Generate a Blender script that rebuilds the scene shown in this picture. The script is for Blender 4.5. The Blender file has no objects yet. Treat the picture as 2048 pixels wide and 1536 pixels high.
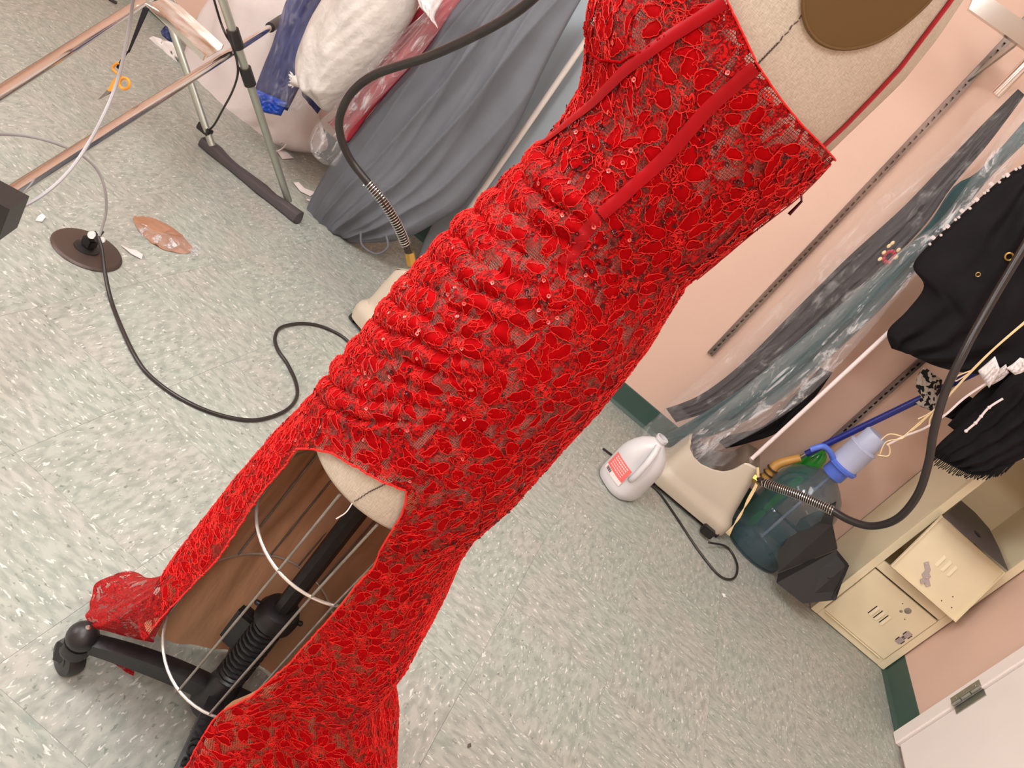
import bpy, bmesh, math, random
import numpy as np
from mathutils import Vector, Matrix

random.seed(7); RNG = np.random.default_rng(11)
scene = bpy.context.scene
COL = scene.collection

# ------------------------------------------------------------------ camera
IMG_W, IMG_H, FPX, CAM_H = 2048, 1536, 1556.27, 1.175
_R = np.array([0.7617, 0.3004, 0.5741]); _D = np.array([0.6466, -0.2952, -0.7034]); _F = np.array([-0.0419, 0.9070, -0.4191])
_F /= np.linalg.norm(_F); _R -= _F*(_R@_F); _R /= np.linalg.norm(_R); _D = np.cross(_F, _R)
CAM = np.array([0.0, 0.0, CAM_H])
cam_data = bpy.data.cameras.new('camera'); cam = bpy.data.objects.new('camera', cam_data); COL.objects.link(cam)
cam_data.sensor_width = 36; cam_data.lens = FPX/IMG_W*36; cam_data.clip_start = 0.02
cam.matrix_world = Matrix(((_R[0], -_D[0], -_F[0], 0), (_R[1], -_D[1], -_F[1], 0), (_R[2], -_D[2], -_F[2], CAM_H), (0, 0, 0, 1)))
scene.camera = cam

# ------------------------------------------------------------------ light
world = bpy.data.worlds.new('world'); scene.world = world; world.use_nodes = True
world.node_tree.nodes['Background'].inputs[0].default_value = (0.9, 0.88, 0.85, 1)
world.node_tree.nodes['Background'].inputs[1].default_value = 0.25
def area_light(name, loc, sx, sy, power, color=(0.95, 0.97, 1.0)):
    d = bpy.data.lights.new(name, 'AREA'); d.shape = 'RECTANGLE'; d.size = sx; d.size_y = sy; d.energy = power; d.color = color
    o = bpy.data.objects.new(name, d); COL.objects.link(o); o.location = loc
    return o
LAMPS = ((-0.95, 0.5, 31), (0.1, -0.9, 32), (0.25, 1.45, 5), (-2.4, 0.9, 6))
for lx_, ly_, pw_ in LAMPS: area_light('ceiling_lamp_light', (lx_, ly_, 2.63), 0.55, 1.15, pw_)
wl_ = area_light('added_wall_fill', (-3.33, -0.3, 1.75), 1.3, 0.66, 40, (0.97, 0.97, 1.0)); wl_.rotation_euler = (math.pi/2, 0, -math.pi/2)  # added fill from the left, brightens the right wall and dress front
scene.view_settings.view_transform = 'Standard'; scene.view_settings.look = 'None'
scene.view_settings.gamma = 1; scene.view_settings.use_curve_mapping = False
scene.view_settings.exposure = 0.16

# ------------------------------------------------------------------ pixel to world helpers (points on real planes)
def ray(x, y): return _F*FPX + _R*(x-IMG_W/2) + _D*(y-IMG_H/2)
def aZ(x, y, z=0.0):
    r = ray(x, y); return CAM + r*((z-CAM_H)/r[2])
def aY(x, y, Y):
    r = ray(x, y); return CAM + r*(Y/r[1])
def aX(x, y, X):
    r = ray(x, y); return CAM + r*(X/r[0])
def pY(pts, Y): return [aY(x, y, Y) for x, y in pts]

# ------------------------------------------------------------------ materials
def srgb(r, g, b):
    f = lambda c: (c/255/12.92) if c/255 <= 0.04045 else ((c/255+0.055)/1.055)**2.4
    return (f(r), f(g), f(b), 1)
def newmat(name):
    m = bpy.data.materials.new(name); m.use_nodes = True
    nt = m.node_tree; return m, nt, nt.nodes['Principled BSDF']
def N(nt, t, **k):
    n = nt.nodes.new(t)
    for a, v in k.items():
        if a in n.inputs: n.inputs[a].default_value = v
        else: setattr(n, a, v)
    return n
def mat(name, col, rough=0.5, metal=0.0, var=0.12, vscale=8, bump=0.0, bscale=60, sheen=0, spec=0.5, alpha=1.0, trans=0.0, col2=None, stretch=None, coat=0, bdist=0.002, detail=3):
    m, nt, b = newmat(name)
    tc = N(nt, 'ShaderNodeTexCoord'); mp = N(nt, 'ShaderNodeMapping')
    nt.links.new(tc.outputs['Object'], mp.inputs[0])
    if stretch: mp.inputs['Scale'].default_value = stretch
    no = N(nt, 'ShaderNodeTexNoise', Scale=vscale, Detail=detail); nt.links.new(mp.outputs[0], no.inputs['Vector'])
    rp = N(nt, 'ShaderNodeValToRGB'); e = rp.color_ramp.elements
    c2 = col2 or tuple(min(1, c*(1+var)) for c in col[:3])+(1,)
    c1 = col if col2 else tuple(c*(1-var) for c in col[:3])+(1,)
    e[0].position = 0.3; e[1].position = 0.7; e[0].color = c1; e[1].color = c2
    nt.links.new(no.outputs['Fac'], rp.inputs[0]); nt.links.new(rp.outputs[0], b.inputs['Base Color'])
    b.inputs['Roughness'].default_value = rough; b.inputs['Metallic'].default_value = metal
    b.inputs['Specular IOR Level'].default_value = spec; b.inputs['Alpha'].default_value = alpha
    b.inputs['Transmission Weight'].default_value = trans; b.inputs['Sheen Weight'].default_value = sheen
    b.inputs['Coat Weight'].default_value = coat
    if bump:
        n2 = N(nt, 'ShaderNodeTexNoise', Scale=bscale, Detail=4); nt.links.new(mp.outputs[0], n2.inputs['Vector'])
        bp = N(nt, 'ShaderNodeBump', Strength=bump, Distance=bdist); nt.links.new(n2.outputs['Fac'], bp.inputs['Height'])
        nt.links.new(bp.outputs[0], b.inputs['Normal'])
    return m
M = {}
M['wall'] = mat('painted_wall_pink', srgb(220, 186, 168), 0.62, var=0.03, vscale=2.5, bump=0.15, bscale=180)
M['ceiling'] = mat('ceiling_paint', srgb(225, 222, 214), 0.8, var=0.03)
M['base'] = mat('green_rubber_base', srgb(52, 78, 70), 0.45, var=0.1, vscale=4)
M['trimwhite'] = mat('white_door_paint', srgb(238, 228, 222), 0.4, var=0.015)
M['locker'] = mat('cream_enamel', srgb(234, 220, 186), 0.38, var=0.05, vscale=5, bump=0.05, bscale=40)
M['lockerin'] = mat('cream_enamel_inside', srgb(196, 180, 146), 0.5, var=0.08, vscale=7)
M['chrome'] = mat('chrome', srgb(225, 222, 218), 0.12, 1.0, var=0.04)
M['plate'] = mat('satin_nickel_plate', srgb(186, 174, 172), 0.35, 0.3, var=0.06)
M['rail'] = mat('worn_steel_rail', srgb(142, 132, 126), 0.28, 0.85, var=0.25, vscale=6)
M['steel'] = mat('dull_steel', srgb(170, 172, 165), 0.3, 0.9, var=0.1, vscale=20)
M['alu'] = mat('aluminium_tube', srgb(178, 184, 174), 0.35, 0.75, var=0.05)
M['rust'] = mat('rusty_white_enamel', srgb(204, 194, 188), 0.35, 0.3, vscale=16, col2=srgb(150, 112, 80))
M['blackp'] = mat('black_plastic', srgb(34, 32, 32), 0.42, var=0.2)
M['greyblackp'] = mat('charcoal_plastic', srgb(74, 68, 70), 0.5, var=0.1)
M['iron'] = mat('black_cast_iron', srgb(38, 36, 37), 0.42, 0.15, var=0.3, vscale=60, bump=0.35, bscale=220, bdist=0.0006)
M['rubber'] = mat('black_rubber_hose', srgb(42, 36, 34), 0.32, var=0.15)
M['brass'] = mat('brass', srgb(196, 158, 84), 0.3, 0.9, var=0.1)
M['cream'] = mat('cream_plastic', srgb(196, 184, 166), 0.42, var=0.02, vscale=4)
M['greycable'] = mat('grey_cable', srgb(158, 155, 156), 0.45, var=0.04)
M['orange'] = mat('orange_plastic', srgb(235, 150, 45), 0.35, var=0.08)
M['white'] = mat('white_paper', srgb(232, 224, 222), 0.7, var=0.03, bump=0.3, bscale=30)
M['whitecloth'] = mat('white_nonwoven_cloth', srgb(214, 203, 200), 0.75, var=0.04, vscale=6, bump=0.3, bscale=18, bdist=0.01)
M['fluff'] = mat('white_stuffing', srgb(204, 198, 192), 0.4, var=0.06, vscale=9, bump=0.8, bscale=22, bdist=0.012, spec=0.6, coat=0.3)
M['greybag'] = mat('grey_garment_bag_cloth', srgb(98, 101, 108), 0.7, var=0.07, vscale=7, bump=0.35, bscale=10, bdist=0.012)
M['bluegrey'] = mat('blue_grey_cloth', srgb(152, 163, 170), 0.7, var=0.04, vscale=4, bump=0.2, bscale=9, bdist=0.01)
M['piping'] = mat('white_piping', srgb(222, 214, 206), 0.5, var=0.03)
M['navy'] = mat('navy_cloth', srgb(48, 54, 104), 0.6, var=0.25, vscale=10, bump=0.5, bscale=24, bdist=0.008)
M['brightblue'] = mat('bright_blue_satin', srgb(14, 66, 168), 0.35, var=0.25, vscale=14)
M['redcloth'] = mat('crimson_cloth', srgb(172, 52, 66), 0.4, var=0.2, vscale=10, bump=0.4, bscale=24, bdist=0.006)
M['teal'] = mat('dark_teal_velvet', srgb(22, 66, 70), 0.65, var=0.25, vscale=6, bump=0.3, bscale=14, bdist=0.006, sheen=0.3)
M['darkgrey'] = mat('charcoal_cloth', srgb(42, 37, 40), 0.7, var=0.2, vscale=8, bump=0.4, bscale=16, bdist=0.006)
M['blackcloth'] = mat('black_cloth', srgb(20, 17, 20), 0.85, var=0.3, vscale=7, bump=0.4, bscale=14, bdist=0.006, spec=0.25)
M['jug'] = mat('milky_plastic', srgb(216, 214, 216), 0.35, var=0.02, alpha=0.93, bump=0.08, bscale=12, bdist=0.01)
M['bluep'] = mat('periwinkle_plastic', srgb(86, 116, 214), 0.35, var=0.04)
M['lilac'] = mat('pale_lilac_plastic', srgb(182, 188, 214), 0.4, var=0.02)
M['bluepole'] = mat('royal_blue_enamel', srgb(28, 44, 140), 0.35, var=0.1)
M['amber'] = mat('amber_plastic', srgb(206, 154, 78), 0.4, var=0.1)
M['green'] = mat('green_plastic', srgb(30, 150, 44), 0.2, var=0.2, coat=0.5)
M['straw'] = mat('natural_raffia', srgb(232, 206, 158), 0.6, var=0.08)
M['hangerw'] = mat('white_coated_wire', srgb(236, 222, 220), 0.4, var=0.02)
M['tankwell'] = mat('smoky_tank_well', srgb(104, 90, 78), 0.35)
M['blackcard'] = mat('black_corrugated_plastic', srgb(22, 20, 19), 0.6, var=0.1, vscale=3)
M['linen'] = None
M['brownplate'] = mat('olive_brown_plate', srgb(98, 74, 40), 0.55, var=0.05, vscale=3, spec=0.3)
M['lining'] = mat('nude_satin_lining', srgb(198, 150, 114), 0.42, var=0.12, vscale=5, bump=0.35, bscale=8, bdist=0.02, stretch=(3, 3, 0.6))
M['satin'] = mat('dark_red_satin', srgb(150, 0, 12), 0.42, var=0.1, vscale=30, spec=0.2)
M['strap'] = mat('red_cord', srgb(150, 14, 24), 0.5, var=0.1, vscale=200)
M['petal'] = mat('lace_petal_red', srgb(150, 0, 5), 0.7, var=0.18, vscale=35, bump=0.3, bscale=900, bdist=0.0004, spec=0.05)
M['cordr'] = mat('lace_cord_red', srgb(222, 34, 28), 0.5, var=0.22, vscale=120, spec=0.3)
M['seqd'] = mat('maroon_sequin', srgb(70, 8, 14), 0.18, 0.6, var=0.2, vscale=50)
M['seqb'] = mat('rose_sequin', srgb(240, 110, 105), 0.12, 0.5, var=0.2, vscale=50)
M['wire'] = mat('grey_cage_wire', srgb(140, 134, 126), 0.4, 0.6, var=0.2, vscale=50)
M['wireb'] = mat('bright_cage_wire', srgb(226, 220, 212), 0.25, 0.7, var=0.05)
M['kraft'] = mat('tan_tape_scrap', srgb(160, 114, 86), 0.3, var=0.15, vscale=30, bump=0.5, bscale=50, coat=0.3)
M['umber'] = mat('brown_floor_plate', srgb(78, 64, 58), 0.45, 0.2, var=0.08)
M['redlabel'] = mat('coral_label_print', srgb(240, 112, 108), 0.5, var=0.15, vscale=12)
M['labelwhite'] = mat('label_white', srgb(244, 226, 224), 0.5, var=0.02)
M['ink'] = mat('black_ink', srgb(40, 36, 40), 0.6, var=0.05)
M['lens'] = mat('lamp_lens', srgb(240, 240, 235), 0.5)
_m = M['lens'].node_tree.nodes['Principled BSDF']; _m.inputs['Emission Color'].default_value = (1, 0.96, 0.9, 1); _m.inputs['Emission Strength'].default_value = 6

def film(name, alpha=0.2, tint=(0.95, 0.93, 0.94, 1), bscale=26, bdist=0.02, streak=(1, 1, 1), rough=0.16, hi=0.55, p1=0.76):
    """thin clear plastic: mostly see-through, crinkled gloss plus highlights painted in as more opaque streaks"""
    m, nt, b = newmat(name)
    tc = N(nt, 'ShaderNodeTexCoord'); mp = N(nt, 'ShaderNodeMapping'); mp.inputs['Scale'].default_value = streak
    nt.links.new(tc.outputs['Object'], mp.inputs[0])
    n1 = N(nt, 'ShaderNodeTexNoise', Scale=bscale, Detail=6, Roughness=0.65, Distortion=0.6); nt.links.new(mp.outputs[0], n1.inputs['Vector'])
    bp = N(nt, 'ShaderNodeBump', Strength=1.0, Distance=bdist); nt.links.new(n1.outputs['Fac'], bp.inputs['Height']); nt.links.new(bp.outputs[0], b.inputs['Normal'])
    n2 = N(nt, 'ShaderNodeTexNoise', Scale=bscale*0.6, Detail=5, Roughness=0.7, Distortion=1.2); nt.links.new(mp.outputs[0], n2.inputs['Vector'])
    rp = N(nt, 'ShaderNodeValToRGB'); e = rp.color_ramp.elements; e[0].position = 0.54; e[1].position = p1
    e[0].color = (alpha,)*3+(1,); e[1].color = (hi,)*3+(1,)  # opaque end of the ramp paints in crinkle highlights
    nt.links.new(n2.outputs['Fac'], rp.inputs[0]); nt.links.new(rp.outputs[0], b.inputs['Alpha'])
    b.inputs['Base Color'].default_value = tint; b.inputs['Roughness'].default_value = rough; b.inputs['Specular IOR Level'].default_value = 0.9
    return m
M['film'] = film('clear_plastic_film', 0.035, streak=(1, 1, 0.4), hi=0.36, rough=0.12)
M['film2'] = film('crinkled_plastic_film', 0.10, tint=(0.88, 0.86, 0.87, 1), bscale=30, streak=(1, 1, 0.3), hi=0.8, rough=0.10, p1=0.67)
M['waterbottle'] = film('blue_tinted_polycarbonate', 0.5, tint=srgb(66, 92, 102), bscale=5, bdist=0.004, rough=0.08, hi=0.62)

def linen_mat():
    m, nt, b = newmat('natural_linen')
    tc = N(nt, 'ShaderNodeTexCoord')
    w1 = N(nt, 'ShaderNodeTexNoise', Scale=1.0, Detail=3); mp1 = N(nt, 'ShaderNodeMapping'); mp1.inputs['Scale'].default_value = (260, 260, 1500)
    w2 = N(nt, 'ShaderNodeTexNoise', Scale=1.0, Detail=3); mp2 = N(nt, 'ShaderNodeMapping'); mp2.inputs['Scale'].default_value = (1300, 1300, 120)
    for mp, w in ((mp1, w1), (mp2, w2)):
        nt.links.new(tc.outputs['Object'], mp.inputs[0]); nt.links.new(mp.outputs[0], w.inputs['Vector'])
    ad = N(nt, 'ShaderNodeMath', operation='ADD'); nt.links.new(w1.outputs['Fac'], ad.inputs[0]); nt.links.new(w2.outputs['Fac'], ad.inputs[1])
    rp = N(nt, 'ShaderNodeValToRGB'); e = rp.color_ramp.elements; e[0].position = 0.35; e[1].position = 0.68
    mu = N(nt, 'ShaderNodeMath', operation='MULTIPLY'); mu.inputs[1].default_value = 0.5
    nt.links.new(ad.outputs[0], mu.inputs[0]); nt.links.new(mu.outputs[0], rp.inputs[0])
    e[0].color = srgb(172, 160, 142); e[1].color = srgb(206, 195, 179)
    nt.links.new(rp.outputs[0], b.inputs['Base Color']); b.inputs['Roughness'].default_value = 0.8; b.inputs['Specular IOR Level'].default_value = 0.2
    bp = N(nt, 'ShaderNodeBump', Strength=0.4, Distance=0.0006); nt.links.new(mu.outputs[0], bp.inputs['Height']); nt.links.new(bp.outputs[0], b.inputs['Normal'])
    return m
M['linen'] = linen_mat()

def lace_mat(name='red_lace_net', thr=0.497):
    """fine red net with open holes plus dense woven patches; UV is in metres on the cloth"""
    m, nt, b = newmat(name)
    uv = N(nt, 'ShaderNodeUVMap'); 
    sx = N(nt, 'ShaderNodeMapping'); sx.inputs['Scale'].default_value = (430, 430, 1); nt.links.new(uv.outputs[0], sx.inputs[0])
    vo = N(nt, 'ShaderNodeTexVoronoi', feature='DISTANCE_TO_EDGE', Randomness=0.25, Scale=1.0); vo.voronoi_dimensions = '2D'
    nt.links.new(sx.outputs[0], vo.inputs['Vector'])
    lt = N(nt, 'ShaderNodeMath', operation='LESS_THAN'); lt.inputs[1].default_value = 0.145; nt.links.new(vo.outputs['Distance'], lt.inputs[0])
    # woven patches
    mp = N(nt, 'ShaderNodeMapping'); mp.inputs['Scale'].default_value = (1, 1, 1); nt.links.new(uv.outputs[0], mp.inputs[0])
    n1 = N(nt, 'ShaderNodeTexNoise', Scale=55, Detail=3, Distortion=1.2); nt.links.new(mp.outputs[0], n1.inputs['Vector'])
    gt = N(nt, 'ShaderNodeMath', operation='GREATER_THAN'); gt.inputs[1].default_value = thr; nt.links.new(n1.outputs['Fac'], gt.inputs[0])
    mx = N(nt, 'ShaderNodeMath', operation='MAXIMUM'); nt.links.new(lt.outputs[0], mx.inputs[0]); nt.links.new(gt.outputs[0], mx.inputs[1])
    # loops of cord inside the woven patches
    n3 = N(nt, 'ShaderNodeTexNoise', Scale=230, Detail=2, Distortion=2.0); nt.links.new(mp.outputs[0], n3.inputs['Vector'])
    r3 = N(nt, 'ShaderNodeValToRGB'); e = r3.color_ramp.elements; e[0].position = 0.46; e[1].position = 0.54
    e[0].color = srgb(104, 0, 4); e[1].color = srgb(186, 10, 10)
    nt.links.new(n3.outputs['Fac'], r3.inputs[0]); nt.links.new(r3.outputs[0], b.inputs['Base Color'])
    b.inputs['Roughness'].default_value = 0.6; b.inputs['Specular IOR Level'].default_value = 0.15
    bp = N(nt, 'ShaderNodeBump', Strength=0.8, Distance=0.0012); nt.links.new(n3.outputs['Fac'], bp.inputs['Height']); nt.links.new(bp.outputs[0], b.inputs['Normal'])
    nt.links.new(mx.outputs[0], b.inputs['Alpha'])
    return m
M['lace'] = lace_mat(); M['laced'] = lace_mat('dense_red_lace', 0.40)

def floor_mat():
    m, nt, b = newmat('marbled_vinyl_tile')
    tc = N(nt, 'ShaderNodeTexCoord'); oi = N(nt, 'ShaderNodeObjectInfo')
    vm = N(nt, 'ShaderNodeVectorMath', operation='ADD'); sc = N(nt, 'ShaderNodeVectorMath', operation='SCALE'); sc.inputs['Scale'].default_value = 40
    cb = N(nt, 'ShaderNodeCombineXYZ'); nt.links.new(oi.outputs['Random'], cb.inputs[0]); nt.links.new(oi.outputs['Random'], cb.inputs[1])
    nt.links.new(cb.outputs[0], sc.inputs[0]); nt.links.new(sc.outputs[0], vm.inputs[1]); nt.links.new(tc.outputs['Object'], vm.inputs[0])
    def noise(scale, st, det=4, dist=0.4):
        mp = N(nt, 'ShaderNodeMapping'); mp.inputs['Scale'].default_value = st; nt.links.new(vm.outputs[0], mp.inputs[0])
        n = N(nt, 'ShaderNodeTexNoise', Scale=scale, Detail=det, Distortion=dist); nt.links.new(mp.outputs[0], n.inputs['Vector']); return n
    n1 = noise(70, (1, 0.42, 1)); n2 = noise(150, (1, 0.38, 1), 2, 0.6); n3 = noise(130, (1, 0.45, 1), 2, 0.6); n4 = noise(5, (1, 1, 1), 2)
    r1 = N(nt, 'ShaderNodeValToRGB'); e = r1.color_ramp.elements; e[0].position = 0.35; e[1].position = 0.62
    e[0].color = srgb(146, 149, 143); e[1].color = srgb(172, 171, 165); nt.links.new(n1.outputs['Fac'], r1.inputs[0])
    r4 = N(nt, 'ShaderNodeValToRGB'); e = r4.color_ramp.elements; e[0].position = 0.38; e[1].position = 0.66
    e[0].color = (0.92, 0.98, 0.93, 1); e[1].color = (1.0, 0.98, 0.95, 1); nt.links.new(n4.outputs['Fac'], r4.inputs[0])
    mm = N(nt, 'ShaderNodeMix', data_type='RGBA', blend_type='MULTIPLY'); mm.inputs['Factor'].default_value = 1
    nt.links.new(r1.outputs[0], mm.inputs['A']); nt.links.new(r4.outputs[0], mm.inputs['B'])
    rw = N(nt, 'ShaderNodeValToRGB'); e = rw.color_ramp.elements; e[0].position = 0.625; e[1].position = 0.68; nt.links.new(n2.outputs['Fac'], rw.inputs[0])
    mw = N(nt, 'ShaderNodeMix', data_type='RGBA'); nt.links.new(rw.outputs[0], mw.inputs['Factor']); nt.links.new(mm.outputs['Result'], mw.inputs['A']); mw.inputs['B'].default_value = srgb(203, 202, 195)
    rd = N(nt, 'ShaderNodeValToRGB'); e = rd.color_ramp.elements; e[0].position = 0.64; e[1].position = 0.72; nt.links.new(n3.outputs['Fac'], rd.inputs[0])
    md = N(nt, 'ShaderNodeMix', data_type='RGBA'); nt.links.new(rd.outputs[0], md.inputs['Factor']); nt.links.new(mw.outputs['Result'], md.inputs['A']); md.inputs['B'].default_value = srgb(120, 127, 116)
    nt.links.new(md.outputs['Result'], b.inputs['Base Color'])
    b.inputs['Roughness'].default_value = 0.38; b.inputs['Specular IOR Level'].default_value = 0.35
    bp = N(nt, 'ShaderNodeBump', Strength=0.15, Distance=0.001); nt.links.new(n1.outputs['Fac'], bp.inputs['Height']); nt.links.new(bp.outputs[0], b.inputs['Normal'])
    return m
M['tile'] = floor_mat()

def pattern_mat():
    m, nt, b = newmat('black_and_white_print')
    tc = N(nt, 'ShaderNodeTexCoord'); v = N(nt, 'ShaderNodeTexVoronoi', Scale=85, Randomness=1.0); nt.links.new(tc.outputs['Object'], v.inputs['Vector'])
    r = N(nt, 'ShaderNodeValToRGB'); r.color_ramp.interpolation = 'CONSTANT'; e = r.color_ramp.elements
    e[0].color = srgb(16, 14, 15); e[1].position = 0.52; e[1].color = srgb(196, 184, 172)
    nt.links.new(v.outputs['Color'], r.inputs[0]); nt.links.new(r.outputs[0], b.inputs['Base Color']); b.inputs['Roughness'].default_value = 0.8
    return m
M['print'] = pattern_mat()

# ------------------------------------------------------------------ mesh helpers
def add_mesh(name, verts, faces, m, parent=None, smooth=True, loc=(0, 0, 0), uvs=None):
    me = bpy.data.meshes.new(name)
    L = Vector(loc)
    me.from_pydata([tuple(Vector([float(c) for c in v])-L) for v in verts] if loc != (0, 0, 0) else [tuple(float(c) for c in v) for v in verts], [], [tuple(int(i) for i in f) for f in faces])
    me.materials.append(m)
    if smooth: me.polygons.foreach_set('use_smooth', [True]*len(me.polygons))
    if uvs is not None:
        ul = me.uv_layers.new(name='UVMap'); li = np.empty(len(me.loops), dtype=np.int64); me.loops.foreach_get('vertex_index', li)
        ul.data.foreach_set('uv', np.asarray(uvs, dtype=np.float32)[li].ravel())
    me.update()
    o = bpy.data.objects.new(name, me); COL.objects.link(o); o.location = loc; WL[o.name] = Vector(loc)
    if parent: attach(o, parent)
    return o
WL = {}
def attach(o, parent):
    o.parent = parent; o.matrix_parent_inverse = Matrix.Translation(-WL[parent.name])
def tag(o, label, cat, group=None, kind=None):
    if label: o['label'] = label
    if cat: o['category'] = cat
    if group: o['group'] = group
    if kind: o['kind'] = kind
    return o
def thing(name, label, cat, loc=(0, 0, 0), group=None):
    o = bpy.data.objects.new(name, None); COL.objects.link(o); o.location = [float(c) for c in loc]; o.empty_display_size = 0.05
    WL[o.name] = Vector(o.location)
    return tag(o, label, cat, group)
def struct(o): o['kind'] = 'structure'; return o
class MB:
    """collects simple shapes into one mesh"""
    def __init__(s): s.v = []; s.f = []
    def add(s, v, f):
        n = len(s.v); s.v += [tuple(map(float, p)) for p in v]; s.f += [tuple(i+n for i in q) for q in f]; return s
    def box(s, lo, hi, bev=0.0):
        x0, y0, z0 = lo; x1, y1, z1 = hi
        if bev <= 0:
            return s.add([(x0, y0, z0), (x1, y0, z0), (x1, y1, z0), (x0, y1, z0), (x0, y0, z1), (x1, y0, z1), (x1, y1, z1), (x0, y1, z1)],
                         [(0, 3, 2, 1), (4, 5, 6, 7), (0, 1, 5, 4), (1, 2, 6, 5), (2, 3, 7, 6), (3, 0, 4, 7)])
        bm = bmesh.new(); bmesh.ops.create_cube(bm, size=1)
        for v in bm.verts: v.co = Vector(((x0+x1)/2+v.co.x*(x1-x0), (y0+y1)/2+v.co.y*(y1-y0), (z0+z1)/2+v.co.z*(z1-z0)))
        bmesh.ops.bevel(bm, geom=bm.edges[:], offset=bev, segments=2, affect='EDGES')
        bm.verts.index_update(); r = s.add([v.co[:] for v in bm.verts], [[v.index for v in f.verts] for f in bm.faces]); bm.free(); return r
    def tube(s, pts, r, seg=10, closed=False, caps=True, flat=None):
        P = np.array([np.array(p, float) for p in pts]); n = len(P)
        rad = np.full(n, r, float) if np.isscalar(r) else np.array(r, float)
        T = np.zeros_like(P)
        for i in range(n):
            a = P[(i+1) % n] if (closed or i < n-1) else P[i]; b = P[(i-1) % n] if (closed or i > 0) else P[i]
            T[i] = (a-b)/max(1e-9, np.linalg.norm(a-b))
        up = np.array([0, 0, 1.0]) if abs(T[0][2]) < 0.9 else np.array([1.0, 0, 0])
        nrm = np.cross(T[0], up); nrm /= np.linalg.norm(nrm); vs = []
        for i in range(n):
            nrm = nrm - T[i]*(nrm@T[i]); nrm /= max(1e-9, np.linalg.norm(nrm)); bi = np.cross(T[i], nrm)
            for k in range(seg):
                a = 2*math.pi*k/seg; vs.append(P[i]+rad[i]*(math.cos(a)*nrm+math.sin(a)*bi))
        fs = []
        for i in range(n if closed else n-1):
            j = (i+1) % n
            for k in range(seg):
                fs.append((i*seg+k, i*seg+(k+1) % seg, j*seg+(k+1) % seg, j*seg+k))
        if caps and not closed:
            fs.append(tuple(range(seg))[::-1]); fs.append(tuple((n-1)*seg+k for k in range(seg)))
        return s.add(vs, fs)
    def lathe(s, prof, axis0, axis_dir=(0, 0, 1), seg=32, sx=1.0, sy=1.0, caps=True):
        d = np.array(axis_dir, float); d /= np.linalg.norm(d); u = np.cross(d, [0, 1, 0] if abs(d[1]) < 0.9 else [1, 0, 0]); u /= np.linalg.norm(u); w = np.cross(d, u)
        vs = []; a0 = np.array(axis0, float)
        for r, h in prof:
            for k in range(seg):
                a = 2*math.pi*k/seg; vs.append(a0+d*h+u*r*sx*math.cos(a)+w*r*sy*math.sin(a))
        fs = [(i*seg+k, i*seg+(k+1) % seg, (i+1)*seg+(k+1) % seg, (i+1)*seg+k) for i in range(len(prof)-1) for k in range(seg)]
        if caps: fs.append(tuple(range(seg))[::-1]); fs.append(tuple((len(prof)-1)*seg+k for k in range(seg)))
        return s.add(vs, fs)
    def prism(s, poly, d):
        """polygon (3-D points) extruded by vector d"""
        n = len(poly); P = [np.array(p, float) for p in poly]; d = np.array(d, float)
        return s.add(P+[p+d for p in P], [tuple(range(n))[::-1], tuple(range(n, 2*n))]+[(i, (i+1) % n, n+(i+1) % n, n+i) for i in range(n)])
    def sphere(s, c, r, seg=20, rings=12, sc=(1, 1, 1)):
        pr = [(math.sin(math.pi*i/rings)*r*0.999+1e-5, -math.cos(math.pi*i/rings)*r*sc[2]) for i in range(rings+1)]
        return s.lathe(pr, c, seg=seg, sx=sc[0], sy=sc[1])
    def build(s, name, m, parent=None, smooth=True, loc=(0, 0, 0), sharp=None):
        o = add_mesh(name, s.v, s.f, m, parent, smooth, loc)
        if smooth:
            bm = bmesh.new(); bm.from_mesh(o.data); bmesh.ops.recalc_face_normals(bm, faces=bm.faces[:])
            lim = math.radians(sharp or 38)
            for e in bm.edges:
                if len(e.link_faces) == 2 and e.calc_face_angle(0) > lim: e.smooth = False
            bm.to_mesh(o.data); bm.free()
        return o
def spline(pts, n=8, closed=False):
    P = [np.array(p, float) for p in pts]; out = []; m = len(P)
    for i in range(m if closed else m-1):
        if closed: a, b, c, d = P[(i-1) % m], P[i], P[(i+1) % m], P[(i+2) % m]
        else: a, b, c, d = P[max(i-1, 0)], P[i], P[i+1], P[min(i+2, m-1)]
        for k in range(n):
            t = k/n; out.append(0.5*((2*b)+(-a+c)*t+(2*a-5*b+4*c-d)*t*t+(-a+3*b-3*c+d)*t**3))
    if not closed: out.append(P[-1])
    return out
def resample(P, n):
    P = np.array(P, float); d = np.r_[0, np.cumsum(np.linalg.norm(np.diff(P, axis=0), axis=1))]; t = np.linspace(0, d[-1], n)
    return np.stack([np.interp(t, d, P[:, k]) for k in range(P.shape[1])], 1)
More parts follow.
